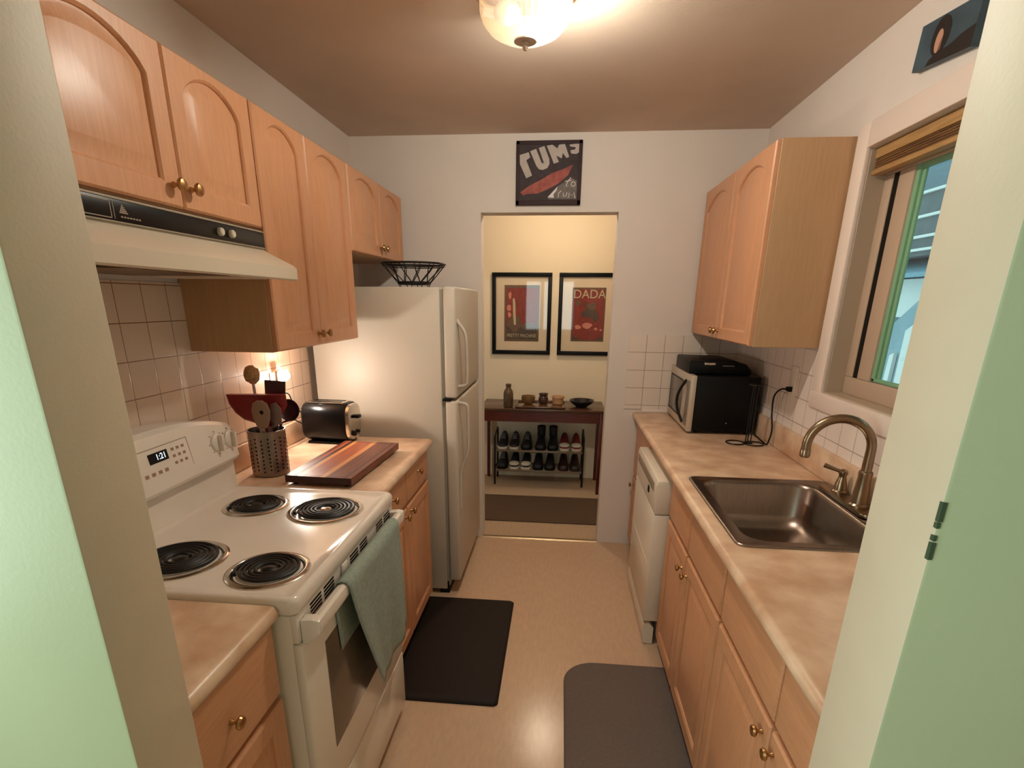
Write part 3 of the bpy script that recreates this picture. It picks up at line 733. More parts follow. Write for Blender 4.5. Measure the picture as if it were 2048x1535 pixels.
# cutting board
cbz = ZL+.001
c = thing('cutting_board', 'striped walnut and cherry cutting board beside the stove', 'cutting board', (-.838,2.048,cbz), -.04)
m = MB()
strips = [(-.125,-.108,0),(-.108,-.094,1),(-.094,-.078,2),(-.078,-.060,3),(-.060,-.010,1),(-.010,.008,1),(.008,.030,3),(.030,.062,0),(.062,.098,0),(.098,.105,2),(.105,.125,0)]
for x0, x1, i in strips:
    m.mi = i; m.box(x0,x1,-.262,.262,.011,.037)
m.mi = 2
m.box(-.1,.1,-.250,-.246,.030,.0373).box(-.1,.1,.246,.250,.030,.0373)
m.mi = 2; m.box(-.1255,.1255,-.2625,-.2615,.011,.0365)
m.build('board', [WALNUT, CHERRY, WALNUT2, OAKL], c, local=True, smooth=False)
for sx in (-1,1):
    for sy in (-1,1): MB().lathe([(0,0),(.010,0),(.011,.0105),(0,.0105)],(sx*.1,sy*.235,0),'z',12).build('rubber_foot', BLACK, c, local=True)
# toaster
tz = ZL+.001
t = thing('toaster', 'black two-slot toaster with silver ends beside the refrigerator', 'toaster', (-1.06,2.445,tz), -.06)
def trr(x, i): return [(x,p[0],p[1]) for p in rrect(-.078+i,.078-i,.012+i,.190-i,.055-i*.5,0,8)]
m = MB().loft([trr(-.118,.014),trr(-.114,.004),trr(-.104,0),trr(.094,0),trr(.098,.003)]); m.build('shell', BLACKG, t, local=True, ang=.9)
m = MB().loft([trr(.099,.006),trr(.112,.008),trr(.115,.016)]); part_label(m.build('end_panel', CHROME, t, local=True), 'silver end with lever and dial')
m = MB().box(-.095,.080,-.045,.045,.1885,.1915,.001); tp = m.build('top_plate', CHROME, t, local=True)
for y in (-.02,.02): MB().box(-.08,.066,y-.011,y+.011,.191,.1922).build('bread_slot', BLACK, tp, local=True)
MB().box(.116,.140,-.018,.018,.118,.132,.003).build('lever', BLACK, t, local=True)
MB().lathe([(0,0),(.013,0),(.012,.012),(0,.013)],(.1155,-.03,.05),'x',16).build('dial', BLACK, t, local=True)
MB().lathe([(0,0),(.008,0),(.008,.008),(0,.009)],(.1155,.02,.05),'x',12).build('button', BLACK, t, local=True)
MB().box(-.10,.09,-.06,.06,0,.0115,.002).build('base', BLACK, t, local=True)
# outlet, night light, cords
o = thing('wall_outlet', 'white wall outlet behind the glowing lamp and toaster cords', 'outlet', (XL+.007,2.29,1.20))
MB().box(XL+.0072,XL+.0125,2.252,2.328,1.135,1.255,.0025).build('cover_plate', PLATE, o)
m = MB().box(XL+.0125,XL+.0142,2.272,2.308,1.148,1.186,.001); m.build('socket', PLATE, o)
n = thing('night_light', 'small bright plug-in lamp glowing on the tiled wall', 'lamp', (XL+.03,2.275,1.22))
MB().box(XL+.0130,XL+.034,2.27,2.325,1.210,1.262,.004).box(XL+.032,XL+.046,2.252,2.344,1.212,1.264,.003).build('housing', PLATE, n)
m = MB().lathe([(0,-.036),(.014,-.034),(.019,-.026),(.019,.026),(.014,.034),(0,.036)],(XL+.045,2.298,1.238),'y',16)
part_label(m.build('glowing_tube', NIGHT, n), 'glowing white diffuser')
m = MB().box(XL+.0145,XL+.032,2.281,2.299,1.158,1.176,.003); m.build('plug', BLACK, t) if False else None
cord = thing('appliance_cord', 'thin black double cord looping from outlet to toaster', 'cord', (XL+.03,2.35,1.16))
MB().box(XL+.0146,XL+.034,2.281,2.299,1.157,1.177,.003).build('plug', BLACK, cord)
MB().tube(smooth_path([(XL+.034,2.29,1.167),(XL+.05,2.32,1.155),(XL+.04,2.37,1.11),(XL+.045,2.43,1.05),(XL+.05,2.46,1.02)],6),.0028,6).tube(smooth_path([(XL+.034,2.288,1.160),(XL+.045,2.28,1.10),(XL+.05,2.33,1.045),(XL+.05,2.40,1.01),(XL+.06,2.45,.985)],6),.0028,6).build('cable', BLACK, cord)
# ------------------------------------------------------------------ floor mats
def flatmat(name, label, pts, h, m, bev=.006):
    x = sum(p[0] for p in pts)/len(pts); y = sum(p[1] for p in pts)/len(pts)
    def ins(i): return [(x+(p[0]-x)*(1-i), y+(p[1]-y)*(1-i)) for p in pts]
    rings = [[q+(.0005,) for q in ins(0)], [q+(h*.35,) for q in ins(0)], [q+(h*.8,) for q in ins(.02)], [q+(h,) for q in ins(.05)]]
    o = MB().loft(rings).build(name, m, None, at=(x,y,0), ang=1.)
    return tag(o, label, 'floor mat')
flatmat('floor_mat', 'dark brown rectangular floor mat in front of the refrigerator', [(p[0],p[1]) for p in rrect(-.690,-.197,1.790,2.606,.022,0)], .016, MATBR)
pts = [(p[0],p[1]) for p in rrect(.070,.538,1.22,2.115,.03,0,10)]
def D_mat(x0, x1, y0, y1, r):
    out = [(x1,y0),(x1,y1)]
    for k in range(11):
        a = PI/2+PI/2*k/10; out.append((x0+r+r*math.cos(a), y1-r+r*math.sin(a)))
    for k in range(11):
        a = PI+PI/2*k/10; out.append((x0+r+r*math.cos(a), y0+r+r*math.sin(a)))
    return out
flatmat('floor_mat', 'grey floor mat with rounded corners below the sink', D_mat(.070,.545,1.20,2.115,.14), .014, MATGR)

# ------------------------------------------------------------------ dishwasher
d = thing('dishwasher', 'almond white dishwasher under the right worktop', 'dishwasher', (.72,2.593,0))
DY0, DY1 = 2.292, 2.896
MB().box(.512,1.0,DY0+.004,DY1-.004,.03,.855).build('body', WHITE, d)
dr = MB().box(.440,.510,DY0,DY1,.128,.664,.005).build('door', WHITE, d)
cp = MB().prism([(.510,.668),(.440,.668),(.440,.80),(.446,.822),(.510,.822)],'y',DY0,DY1,.004).build('control_panel', WHITE, d)
m = MB().box(.4385,.4405,DY0+.06,DY1-.03,.755,.795,.001); m.build('control_label', GREY, cp)
m = MB().box(.436,.4405,DY0+.17,DY0+.20,.712,.742,.001); m.build('latch', BLACK, cp)
m = MB().box(.4385,.4402,DY0+.04,DY1-.04,.40,.405); m.build('panel_seam', PLATE, dr)
MB().prism([(.452,.004),(.446,.012),(.440,.100),(.446,.112),(.47,.116),(.492,.09),(.492,.004)],'y',DY0+.004,DY1-.002).build('kick_panel', WHITE, d)

# ------------------------------------------------------------------ microwave corner
mz = ZR+.001
mw = thing('microwave', 'black microwave with silver door at the back of the right worktop', 'microwave', (.85,3.13,mz))
MX0, MX1, MY0, MY1, MZ0, MZ1 = .700, 1.015, 2.880, 3.415, ZR+.016, 1.203
MB().box(MX0,MX1,MY0,MY1,MZ0,MZ1,.004).build('case', BLACK, mw)
for x in (.73,.99):
    for y in (2.92,3.37): MB().lathe([(0,0),(.012,0),(.013,.0148),(0,.0148)],(x,y,mz),'z',12).build('foot', BLACK, mw)
dr = MB().box(.672,.699,MY0-.004,MY1+.004,MZ0-.004,MZ1+.002,.004).build('door', mat('silver_plastic',(196,182,164),.35,metal=.3), mw)
MB().box(.6705,.6725,3.06,3.385,.962,1.160,.0015).build('window', mat('smoked_window',(92,80,70),.2), dr)
m = MB()
for yv, zz in ((3.06,.962),(3.06,1.157)): m.box(.6700,.6722,3.055,3.39,zz-.003,zz+.005)
m.box(.6700,.6722,3.385,3.392,.96,1.162); m.build('window_border', BLACK, dr)
pts = [(.670,2.985,.945)]+[(.670-.030*math.sin(PI*k/12), 2.985+.045*math.sin(PI*k/12), .945+.225*k/12) for k in range(1,12)]+[(.670,2.985,1.17)]
MB().tube(pts, .0075, 8).build('handle', BLACKG, dr)
MB().box(.6700,.6722,2.90,2.965,.94,1.175,.001).build('keypad', mat('keypad_grey',(120,108,98),.4), dr)
MB().lathe([(0,0),(.004,0),(.003,.002),(0,.0025)],(.87,MY0,.965),'-y',10).build('screw', CHROME, mw)
b = thing('griddle_press', 'flat black countertop appliance lying on top of the microwave', 'appliance', (.83,3.1,1.207))
MB().prism([(.672,1.2065),(.985,1.2065),(.985,1.228),(.955,1.258),(.90,1.272),(.680,1.276),(.672,1.27)],'y',2.955,3.30,.004).build('shell', BLACK, b)
part_label(MB().box(.745,.80,2.953,2.9555,1.252,1.264,.001).build('silver_tab', CHROME, b), 'small silver tab')
m = MB()
for k in range(9): m.box(.838+k*.0065,.8425+k*.0065,2.9535,2.9555,1.247,1.2505)
m.build('maker_marking', GREY, b)
r = thing('wire_stand', 'black wire stand with looped feet in front of the microwave', 'stand', (.93,2.70,ZR+.001))
zz = ZR+.005
m = MB().tube([(.872+.043*math.cos(2*PI*k/24),2.70+.043*math.sin(2*PI*k/24),zz) for k in range(24)],.0035,6,True).tube([(.955+.043*math.cos(2*PI*k/24),2.685+.043*math.sin(2*PI*k/24),zz) for k in range(24)],.0035,6,True)
m.tube([(.91,2.70,zz),(.95,2.69,zz)],.0035,6); m.build('foot_loop', BLACKM, r)
m = MB()
for x in (.918,.928,.942): m.tube([(x,2.695,zz),(x,2.695,1.19)],.003,6)
m.build('upright', BLACKM, r)
MB().tube([(.93+.03*math.cos(2*PI*k/20),2.695+.03*math.sin(2*PI*k/20),1.19) for k in range(20)],.003,6,True).build('top_loop', BLACKM, r)
o = thing('wall_outlet', 'white wall outlet with black plug to the right of the microwave', 'outlet', (XR-.007,2.60,1.22))
MB().box(XR-.0125,XR-.0072,2.550,2.625,1.155,1.29,.0025).build('cover_plate', PLATE, o)
m = MB()
for z in (1.195,1.250): m.box(XR-.0142,XR-.0125,2.570,2.605,z-.018,z+.018,.001)
m.build('socket', PLATE, o)
c = thing('power_cord', 'black power cord plugged into the outlet right of the microwave', 'cord', (XR-.02,2.6,1.18))
MB().prism([(2.572,1.178),(2.603,1.183),(2.603,1.199),(2.572,1.203)],'x',XR-.034,XR-.0145,.003).build('plug', BLACK, c)
MB().tube(smooth_path([(XR-.030,2.600,1.188),(XR-.042,2.635,1.180),(XR-.05,2.675,1.14),(XR-.045,2.68,1.06),(XR-.042,2.655,.985),(XR-.052,2.645,.935),(XR-.050,2.672,ZR+.006),(XR-.049,2.74,ZR+.006),(XR-.043,2.82,ZR+.006),(XR-.042,2.868,ZR+.006)],6),.0038,8).build('cable', BLACK, c)

# ------------------------------------------------------------------ ceiling lamp
LX, LY = -.140, 1.955
l = thing('ceiling_lamp', 'ribbed glass dome lamp on the kitchen ceiling', 'ceiling lamp', (LX,LY,ZC-.002))
MB().lathe([(0,0),(.170,0),(.172,-.006),(.160,-.020),(.150,-.034),(.142,-.036),(.138,-.030),(0,-.026)],(LX,LY,ZC-.001),'z',48).build('pan', BRASS, l)
def prof_dome(o): return [(.128+o,2.404),(.136+o,2.385),(.135+o,2.36),(.126+o,2.335),(.104+o,2.312),(.072+o,2.297),(.034+o,2.290)]
MB().loft([[ (LX+r*(1+.010*math.cos(48*a))*math.cos(a), LY+r*(1+.010*math.cos(48*a))*math.sin(a), z) for a in [2*PI*k/240 for k in range(240)]] for r,z in prof_dome(0)], cap0=False, cap1=False).build('glass_dome', DOME, l, ang=2.)
MB().lathe([(.0,-.004),(.034,-.002),(.034,.001),(.026,.004),(0,.004)],(LX,LY,2.289),'z',20).lathe([(0,-.022),(.006,-.02),(.009,-.012),(.005,-.006),(.012,-.002),(0,0)],(LX,LY,2.286),'z',16).build('finial', FINIAL, l)
part_label(MB().sphere((LX+.072,LY-.01,2.356),.032,(1.3,1,1),20).build('bulb', BULB, l), 'lit bulb')
MB().tube([(LX+.10,LY-.01,2.36),(LX+.125,LY-.01,2.372)],.014,12).build('socket', PLATE, l)
part_label(MB().sphere((LX-.055,LY,2.360),.031,(1.3,1,1),16).build('bulb', PLATE, l), 'unlit bulb')
MB().tube([(LX-.09,LY+.01,2.365),(LX-.125,LY+.01,2.372)],.014,12).build('socket', PLATE, l)

MB().box(LX+.014,LX+.020,LY-.045,LY+.045,2.346,2.405,.002).build('bracket_shield', BRASS, l)  # bracket plate, added and sized to block the bulb's light towards the left wall
# ------------------------------------------------------------------ pictures
def poly_plate(m, pts, y, t=.001, u0=0., v0=0.):
    return m.prism(pts, 'y', y-t, y+.0005)
# square painting over the doorway
PX0, PX1, PZ0, PZ1 = -.286, .078, 2.076, 2.394
p = thing('painting', 'square dark painting with pale lettering above the doorway', 'painting', ((PX0+PX1)/2,YB-.02,PZ0))
fy = YB-.026
m = MB().box(PX0+.012,PX1-.012,fy+.002,YB-.002,PZ0+.012,PZ1-.012); m.build('canvas', CANVAS, p)
m = MB(); w = .019
m.box(PX0,PX1,fy-.002,YB-.002,PZ0,PZ0+w+.004,.002).box(PX0,PX1,fy-.002,YB-.002,PZ1-w,PZ1,.002).box(PX0,PX0+w,fy-.002,YB-.002,PZ0,PZ1,.002).box(PX1-w,PX1,fy-.002,YB-.002,PZ0,PZ1,.002)
m.build('frame', CANVEDGE, p)
def pc(L): return [(PX0+(x-118)/1340*(PX1-PX0), PZ0+(1447-y)/1325*(PZ1-PZ0)) for x, y in L]
cy_ = fy+.002
letters = [[(190,410),(370,355),(405,460),(325,515),(450,830),(330,890),(195,590)],
 [(400,335),(520,290),(640,575),(672,590),(680,560),(575,275),(685,235),(795,500),(800,600),(760,680),(670,720),(590,705),(535,640)],
 [(735,230),(850,210),(950,290),(985,210),(1100,200),(1195,460),(1140,482),(1062,380),(1045,490),(935,430),(990,560),(890,595)],
 [(1190,215),(1390,188),(1395,370),(1335,405),(1235,395),(1212,330),(1310,312),(1318,268),(1215,255)]]
m = MB()
for L in letters: m.prism(pc(L),'y',cy_-.0012,cy_+.0004)
m.build('painted_lettering', P_WHITE, p)
MB().prism(pc([(210,1180),(400,1040),(620,930),(850,790),(1100,700),(1280,620),(1190,830),(1000,1000),(760,1130),(560,1210),(340,1215),(275,1250)]),'y',cy_-.0008,cy_+.0004).build('rust_shape', P_RED, p)
MB().prism(pc([(780,1330),(830,1240),(990,1060),(1240,880),(1375,950),(1375,1330)]),'y',cy_-.0006,cy_+.0004).build('grey_corner', P_GREY, p)
m = MB().prism(pc([(780,1290),(985,1060),(960,1150),(900,1230),(915,1300)]),'y',cy_-.0010,cy_+.0004)
def stroke(L, r=.0022):
    q = pc(L); m.tube([(x,cy_-.0008,z) for x,z in q], r, 5)
stroke([(1245,880),(1190,960),(1150,1050),(1180,1060)]); stroke([(1130,960),(1260,940)])
stroke([(1300+45*math.cos(2*PI*k/12),1015+45*math.sin(2*PI*k/12)) for k in range(13)])
stroke([(1000,1300),(1010,1200),(1060,1160)]); stroke([(1100,1200),(1110,1270),(1160,1270),(1180,1190)]); stroke([(1215,1300),(1225,1200),(1270,1260),(1320,1190),(1350,1310)])
m.build('white_strokes', P_BRIGHT, p)
# small portrait on the right wall
q = thing('portrait_canvas', 'small dark blue portrait canvas high on the right wall', 'painting', (XR-.01,1.965,2.20))
M0 = Matrix.Translation((XR-.012,1.965,2.272)) @ Matrix.Rotation(.11,4,'X')
def portrait(m, pts, d): 
    m.prism([(a,b) for a,b in pts],'x',-.012-d,.010 if d == 0 else -.0118); return m.xf(M0)
portrait(MB(), [(-.145,-.060),(.120,-.060),(.120,.053),(-.145,.053)], 0).build('canvas', P_BLUE, q)
hair = [(.012+.040*math.cos(t)*(1.15 if math.cos(t) < 0 else 1), .004+.046*math.sin(t)) for t in [2*PI*k/20 for k in range(20)]]
portrait(MB(), hair, .0006).build('dark_hair', P_HAIR, q)
portrait(MB(), [(-.145,-.0605),(.055,-.060),(.040,-.046),(.010,-.036),(-.05,-.030),(-.09,-.018),(-.145,-.010)], .0008).build('dark_clothing', P_HAIR, q)
face = [(.012+.017*math.cos(t), -.008+.028*math.sin(t)) for t in [2*PI*k/18 for k in range(18)]]
portrait(MB(), face, .0012).build('pale_face', P_SKIN, q)
portrait(MB(), [(-.006,-.030),(.008,-.036),(.002,-.012),(-.006,.006)], .0016).build('face_shadow', mat('photo_umber',(120,84,70),.5), q)
# two framed posters in the hall
def framed(label, x0, z0, w_, h_, seed):
    f = thing('framed_poster', label, 'framed poster', (x0+w_/2,YH-.012,z0), group='black-framed posters on the hall wall')
    ya = YH-.028; m = MB(); t = .033
    m.box(x0,x0+w_,ya,YH-.002,z0,z0+t,.002).box(x0,x0+w_,ya,YH-.002,z0+h_-t,z0+h_,.002).box(x0,x0+t,ya,YH-.002,z0+t,z0+h_-t,.002).box(x0+w_-t,x0+w_,ya,YH-.002,z0+t,z0+h_-t,.002)
    m.build('frame', BLACK, f)
    MB().box(x0+t,x0+w_-t,YH-.012,YH-.004,z0+t,z0+h_-t).build('mat_board', PAPER, f)
    return f
f1 = framed('left black-framed poster with a long pale blade shape', -.597, 1.119, .507, .668, 1)
f2 = framed('right black-framed red poster reading DADA', -.031, 1.119, .507, .668, 2)
def art(f, x0, x1, z0, z1, items, base):
    a = MB().box(x0,x1,YH-.0135,YH-.0118,z0,z1).build('print', base, f)
    w_, h_ = x1-x0, z1-z0
    for nm, mt, polys, lv in items:
        m = MB()
        for P in polys: m.prism([(x0+u*w_, z0+v*h_) for u,v in P],'y',YH-.0135-.0004*lv,YH-.0134)
        m.build(nm, mt, a)
    return a
def blob(cx, cy, rx, ry, n=14, j=.2):
    return [(cx+rx*math.cos(2*PI*k/n)*(1+random.uniform(-j,j)), cy+ry*math.sin(2*PI*k/n)*(1+random.uniform(-j,j))) for k in range(n)]
a1 = art(f1, -.492, -.193, 1.228, 1.688, [
    ('red_field', INK_RED, [[(.06,.30),(.94,.30),(.94,.95),(.06,.95)]], 1),
    ('lower_band', INK_DARK, [[(.06,.04),(.94,.04),(.94,.27),(.06,.27)]], 1),
    ('olive_mass', INK_OLIVE, [blob(.30,.33,.20,.14), blob(.72,.27,.22,.07)], 2),
    ('pink_patch', INK_PINK, [blob(.16,.82,.05,.06), blob(.14,.60,.06,.06), blob(.15,.48,.05,.05)], 2),
    ('pale_blade', INK_CREAM, [[(.24,.76),(.28,.78),(.31,.70),(.34,.30),(.28,.30),(.25,.5)]], 3)], INK_OLIVE)
text_mesh('poster_lettering', 'PRETTY MACHINE', .040, Matrix.Translation(Vector((-.3425,YH-.0145,1.275))-f1.location) @ FACEY, INK_CREAM, a1, .0003, sx=.78)
a2 = art(f2, .083, .363, 1.235, 1.672, [
    ('red_field', INK_RED, [[(.04,.03),(.96,.03),(.96,.97),(.04,.97)]], 1),
    ('dark_figure', INK_DARK, [[(.28,.50),(.36,.58),(.46,.62),(.70,.60),(.82,.50),(.80,.40),(.72,.36),(.60,.44),(.40,.46)], [(.36,.78),(.42,.74),(.48,.62),(.42,.62)]], 2),
    ('olive_mass', INK_OLIVE, [blob(.60,.66,.14,.07), blob(.18,.72,.07,.05)], 3),
    ('pink_clouds', INK_PINK, [blob(.20,.27,.09,.04), blob(.48,.30,.14,.06), blob(.75,.24,.06,.025), blob(.9,.22,.04,.02)], 3),
    ('dark_edge', INK_DARK, [[(.04,.03),(.25,.03),(.22,.07),(.04,.09)],[(.70,.04),(.96,.03),(.96,.08)]], 2)], INK_OLIVE)
text_mesh('poster_lettering', 'DADA', .098, Matrix.Translation(Vector((.226,YH-.0152,1.617))-f2.location) @ FACEY, INK_CREAM, a2, .0004, sx=.98)
for f, x0 in ((f1,-.597),(f2,-.031)):
    MB().box(x0+.033,x0+.507-.033,YH-.0195,YH-.018,1.152,1.754).build('glazing', PICGL, f)

# ------------------------------------------------------------------ hall furniture
t = thing('console_table', 'dark reddish console table in the hall with pottery on it', 'table', (-.125,4.65,0))
TX0, TX1, TY0, TY1, TZ = -.650, .385, 4.425, 4.885, .720
MB().box(TX0,TX1,TY0,TY1,TZ-.022,TZ,.003).build('tabletop', TABTOP, t)
m = MB().box(TX0+.02,TX1-.02,TY0+.012,TY0+.032,.612,TZ-.0225); m.build('apron', MAHOG, t)
m = MB().box(TX0+.02,TX1-.02,TY1-.04,TY1-.02,.612,TZ-.0225); m.build('apron', MAHOG, t)
for x in (TX0+.014,TX1-.040):
    for y in (TY0+.010,TY1-.05): MB().box(x,x+.026,y,y+.03,.0,TZ-.0225,.002).build('leg', MAHOG, t)
tr = MB().box(-.352,.060,4.452,4.76,TZ+.001,TZ+.009,.002).box(-.352,.060,4.452,4.460,TZ+.001,TZ+.016,.002).box(-.352,.060,4.752,4.76,TZ+.001,TZ+.016,.002).box(-.352,-.344,4.452,4.76,TZ+.001,TZ+.016,.002).box(.052,.060,4.452,4.76,TZ+.001,TZ+.016,.002)
tag(tr.build('serving_tray', mat('tray_lacquer',(96,66,48),.12,spec=.6), None, at=(-.146,4.606,TZ)), 'low dark tray on the hall table under the small pots', 'tray')
GP = 'pottery on the hall table'
def pot(name, label, cat, prof, x, y, z, m):
    o = MB().lathe(prof,(x,y,z),'z',28).build(name, m, None, at=(x,y,z)); return tag(o, label, cat, GP)
pot('pottery_vase', 'tall brown stoneware bottle vase at the left end of the hall table', 'vase', [(0,0),(.036,0),(.040,.006),(.041,.11),(.036,.135),(.022,.155),(.019,.165),(.024,.176),(.023,.19),(.018,.19),(.015,.17),(.0,.16)], -.415, 4.505, TZ+.001, CER_BR)
zt = TZ+.0105
pot('pottery_bowl', 'olive brown bowl with wavy rim beside the tall vase', 'bowl', [(0,0),(.032,0),(.046,.014),(.058,.042),(.058,.068),(.053,.068),(.052,.042),(.04,.016),(0,.008)], -.256, 4.63, zt, CER_OL)
pot('pottery_jar', 'small dark brown jar in the middle of the tray', 'jar', [(0,0),(.032,0),(.040,.02),(.042,.042),(.035,.064),(.032,.07),(.040,.082),(.040,.089),(.034,.089),(.028,.07),(0,.04)], -.128, 4.64, zt, CER_DK)
pot('clay_pot', 'light tan straight-sided clay pot at the right of the tray', 'pot', [(0,0),(.040,0),(.046,.004),(.048,.05),(.054,.054),(.054,.066),(.049,.068),(.044,.052),(.042,.01),(0,.008)], -.004, 4.65, zt, CER_TAN)
pot('black_bowl', 'wide shallow black bowl at the right end of the hall table', 'bowl', [(0,0),(.045,0),(.05,.006),(.085,.03),(.104,.052),(.103,.058),(.098,.056),(.08,.034),(.045,.014),(0,.01)], .195, 4.60, TZ+.001, CER_BK)
rn = MB().box(-1.6,1.5,3.752,4.318,.0005,.009,.003)
tag(rn.build('runner_rug', RUNNER, None, at=(-.05,4.03,0)), 'dark brown runner rug across the hall floor', 'rug')
# shoe rack
r = thing('shoe_rack', 'black metal two-tier shoe rack under the hall table', 'shoe rack', (-.155,4.72,0))
RX0, RX1, RYa, RYb = -.540, .232, 4.615, 4.845
for x in (RX0,RX1):
    m = MB().tube([(x,RYa,0.001),(x,RYa,.44)],.009,8).tube([(x,RYb,0.001),(x,RYb,.47)],.009,8).tube([(x,RYa,.44),(x,RYb,.47)],.007,8).tube([(x,RYa,.13),(x,RYb,.15)],.006,8)
    m.build('side_frame', BLACKM, r)
for z in (.138,.318):
    m = MB().box(RX0,RX1,RYa-.004,RYa+.006,z-.014,z+.006,.002).box(RX0,RX1,RYb-.006,RYb+.004,z-.014,z+.006,.002)
    for k in range(7): m.tube([(RX0,RYa+.03+k*.03,z+.002),(RX1,RYa+.03+k*.03,z+.002)],.003,6)
    m.build('shelf', RAIL, r)
# shoes: toes towards the kitchen (-y)
SECT = [(-.135,.022,.030),(-.120,.036,.046),(-.090,.045,.056),(-.050,.046,.066),(-.010,.041,.082),(.030,.037,.100),(.075,.036,.108),(.110,.033,.106),(.128,.022,.090)]
def outline(g=0., n=1):
    L = [(w+g, y) for y, w, h in SECT]
    return [(x,y) for x,y in L]+[(-x,y) for x,y in reversed(L)]
def make_shoe(name, label, group, mu, ms, cap=None, lace=False, boot=False, big=1., tip=None):
    t = thing(name, label, 'shoe', (0,0,0), 0, group)
    rings = []
    for y, w, h in SECT:
        ring = []
        for k in range(11):
            a = PI*k/10; ring.append((w*math.cos(a), y, .022+(h-.022)*math.sin(a)**.75))
        rings.append(ring+[(-w,y,.02),(w,y,.02)])
    m = MB().loft(rings)
    if boot:
        m.loft([[(r_*math.cos(2*PI*k/16)*1.0, .065+q+r_*1.25*math.sin(2*PI*k/16), z) for k in range(16)] for r_,q,z in ((.036,0,.08),(.036,0,.12),(.039,.004,.162),(.035,.004,.163),(.032,0,.11))])
    m.build('upper', mu, t, local=True, ang=.9)
    m = MB().prism(outline(.004),'z',0.0005,.024,.002); m.build('sole', ms, t, local=True)
    if cap:
        m = MB(); rr_ = []
        for y, w, h in [(-.1345,.022,.041),(-.128,.034,.050),(-.112,.043,.058),(-.088,.0475,.062),(-.074,.044,.060)]:
            rr_.append([(w*math.cos(PI*k/10), y, .038+(h-.038)*max(math.sin(PI*k/10),0)**.75) for k in range(11)]+[(-w*.9,y,.036),(w*.9,y,.036)])
        m.loft(rr_).build('toe_cap', cap, t, local=True, ang=.9)
    if lace:
        m = MB()
        for k in range(4): m.tube([(-.018,-.045+k*.02,.072+k*.008),(0,-.048+k*.02,.078+k*.0085),(.018,-.045+k*.02,.072+k*.008)],.0026,6)
        m.build('laces', LACE, t, local=True)
    return t
def dup(root, label):
    c = root.copy(); COL.objects.link(c); c['label'] = label
    for ch in list(root.children):
        d = ch.copy(); COL.objects.link(d); d.parent = c
        for g in list(ch.children):
            e = g.copy(); COL.objects.link(e); e.parent = d
    return c
ZT_, ZB_ = .3265, .1465
def pair(x0, x1, z, rz, a, lbl2):
    a.location = (x0,4.738,z); a.rotation_euler = (0,0,rz); a.scale = (.98,1,1.08)
    if x1 is not None:
        b = dup(a, lbl2); b.location = (x1,4.738,z); b.rotation_euler = (0,0,-rz)
GS = 'shoes on the shoe rack'
pair(-.474,-.372,ZT_,0, make_shoe('sneaker','black shoe with white sole at the left end of the upper shelf',GS,SHOE_BK,RUBBER,lace=True), 'black shoe with white sole, second from left on the upper shelf')
pair(-.264,None,ZT_,0, make_shoe('walking_shoe','dark shoe without white sole, third on the upper shelf left of the boots',GS,SHOE_BK,BLACK,lace=True), '')
pair(-.140,-.034,ZT_,0, make_shoe('ankle_boot','left boot of the tall black pair on the upper shelf',GS,SHOE_BK,BLACK,boot=True), 'right boot of the tall black pair on the upper shelf')
pair(.068,.171,ZT_,0, make_shoe('canvas_sneaker','left red canvas sneaker with white toe cap',GS,SHOE_RED,RUBBER,cap=RUBBER), 'right red canvas sneaker with white toe cap')
pair(-.476,None,ZB_,0, make_shoe('low_shoe','dark shoe at the left end of the lower shelf',GS,SHOE_BK,BLACK,lace=True), '')
pair(-.370,-.267,ZB_,0, make_shoe('canvas_sneaker','left navy black sneaker with white toe cap on the lower shelf',GS,SHOE_NV,RUBBER,cap=RUBBER), 'right navy black sneaker with white toe cap on the lower shelf')
pair(-.158,-.054,ZB_,0, make_shoe('low_shoe','left shoe of the plain black pair under the boots',GS,SHOE_BK,BLACK), 'right shoe of the plain black pair under the boots')
pair(.066,.168,ZB_,0, make_shoe('leather_shoe','left dark brown leather shoe under the red sneakers',GS,SHOE_DB,SHOE_DB), 'right dark brown leather shoe under the red sneakers')
hl = thing('hall_lamp', 'round ceiling lamp in the hall beyond the doorway', 'ceiling lamp', (-.04,4.15,ZC+.018))
MB().lathe([(0,0),(.13,0),(.13,-.012),(.02,-.016),(.02,-.075),(.07,-.08),(.07,-.085),(0,-.085)],(-.04,4.15,ZC+.018),'z',32).build('pan', BRASS, hl)
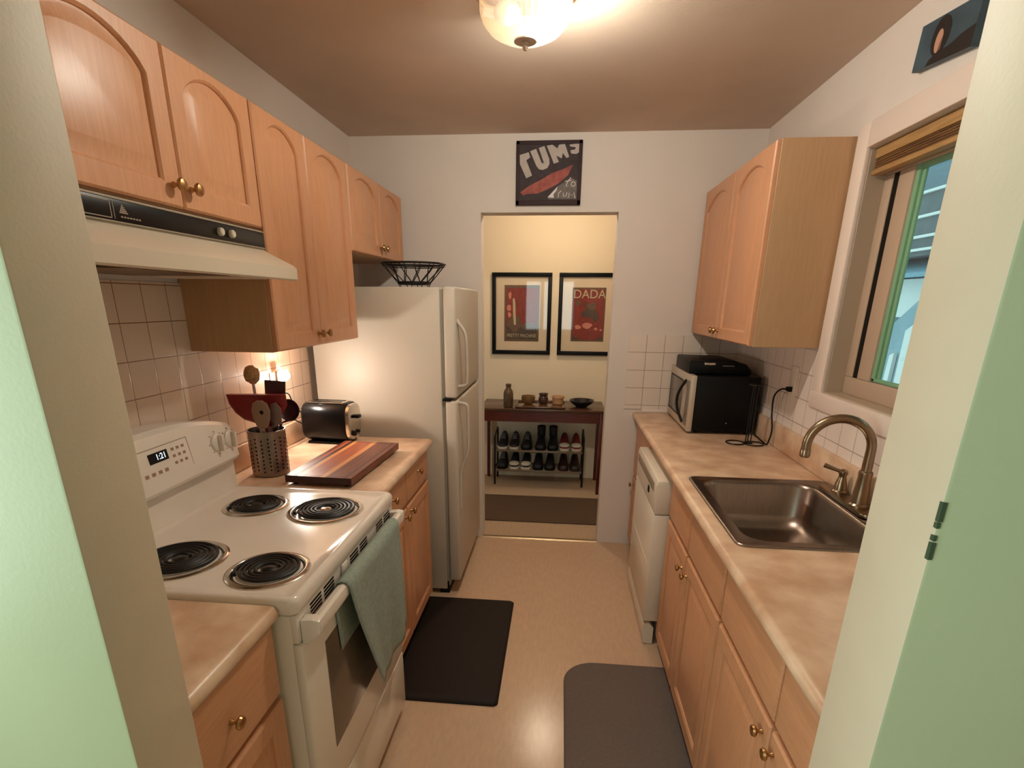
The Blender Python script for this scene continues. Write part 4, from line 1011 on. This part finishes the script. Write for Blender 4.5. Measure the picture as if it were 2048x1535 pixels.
MB().lathe([(.065,-.085),(.075,-.11),(.06,-.145),(.03,-.16),(0,-.162)],(-.04,4.15,ZC+.018),'z',32).build('diffuser', HALLB, hl)

# ------------------------------------------------------------------ daylight and camera
def es(m, v): 
    for n in m.node_tree.nodes:
        if n.type == 'EMISSION': n.inputs[1].default_value = v
es(BULB, K_BULB); es(NIGHT, K_NIGHT); es(HALLB, K_HALL)
def area(name, loc, rot, sx, sy, energy, rgb):
    l = bpy.data.lights.new(name, 'AREA'); l.shape = 'RECTANGLE'; l.size = sx; l.size_y = sy; l.energy = energy; l.color = lin(rgb)[:3]
    o = bpy.data.objects.new(name, l); COL.objects.link(o); o.location = loc; o.rotation_euler = rot; return o
area('daylight_left_window', (-1.37,-.40,1.40), (0,-PI/2,0), 1.28, 1.28, K_DAYL, (236,255,244))
area('daylight_back_window', (-.45,-3.45,1.48), (PI/2,0,0), 1.38, 1.03, K_DAYB, (236,255,246))
w = bpy.data.worlds.new('World'); SC.world = w; w.use_nodes = True
bgn = w.node_tree.nodes['Background']; bgn.inputs[0].default_value = lin((206,236,246)); bgn.inputs[1].default_value = K_WORLD
f_, yaw, pitch, roll = 1089.15, -.0947862, .3237901, .0091784
fw = Vector((math.sin(yaw)*math.cos(pitch), math.cos(yaw)*math.cos(pitch), -math.sin(pitch)))
rt = Vector((math.cos(yaw), -math.sin(yaw), 0)); up = rt.cross(fw)
r2 = rt*math.cos(roll)+up*math.sin(roll); u2 = -rt*math.sin(roll)+up*math.cos(roll)
cd = bpy.data.cameras.new('Camera'); cam = bpy.data.objects.new('Camera', cd); COL.objects.link(cam)
cam.matrix_world = Matrix(((r2.x,u2.x,-fw.x,0),(r2.y,u2.y,-fw.y,0),(r2.z,u2.z,-fw.z,1.5522434),(0,0,0,1)))
cd.sensor_fit = 'HORIZONTAL'; cd.sensor_width = 36; cd.lens = f_*36/2048; cd.shift_x = .012072*1000/2048; cd.shift_y = .20149*1000/2048; cd.clip_start = .02
SC.camera = cam
vs = SC.view_settings; vs.view_transform = 'Standard'; vs.look = 'None'; vs.exposure = K_EXP; vs.gamma = 1
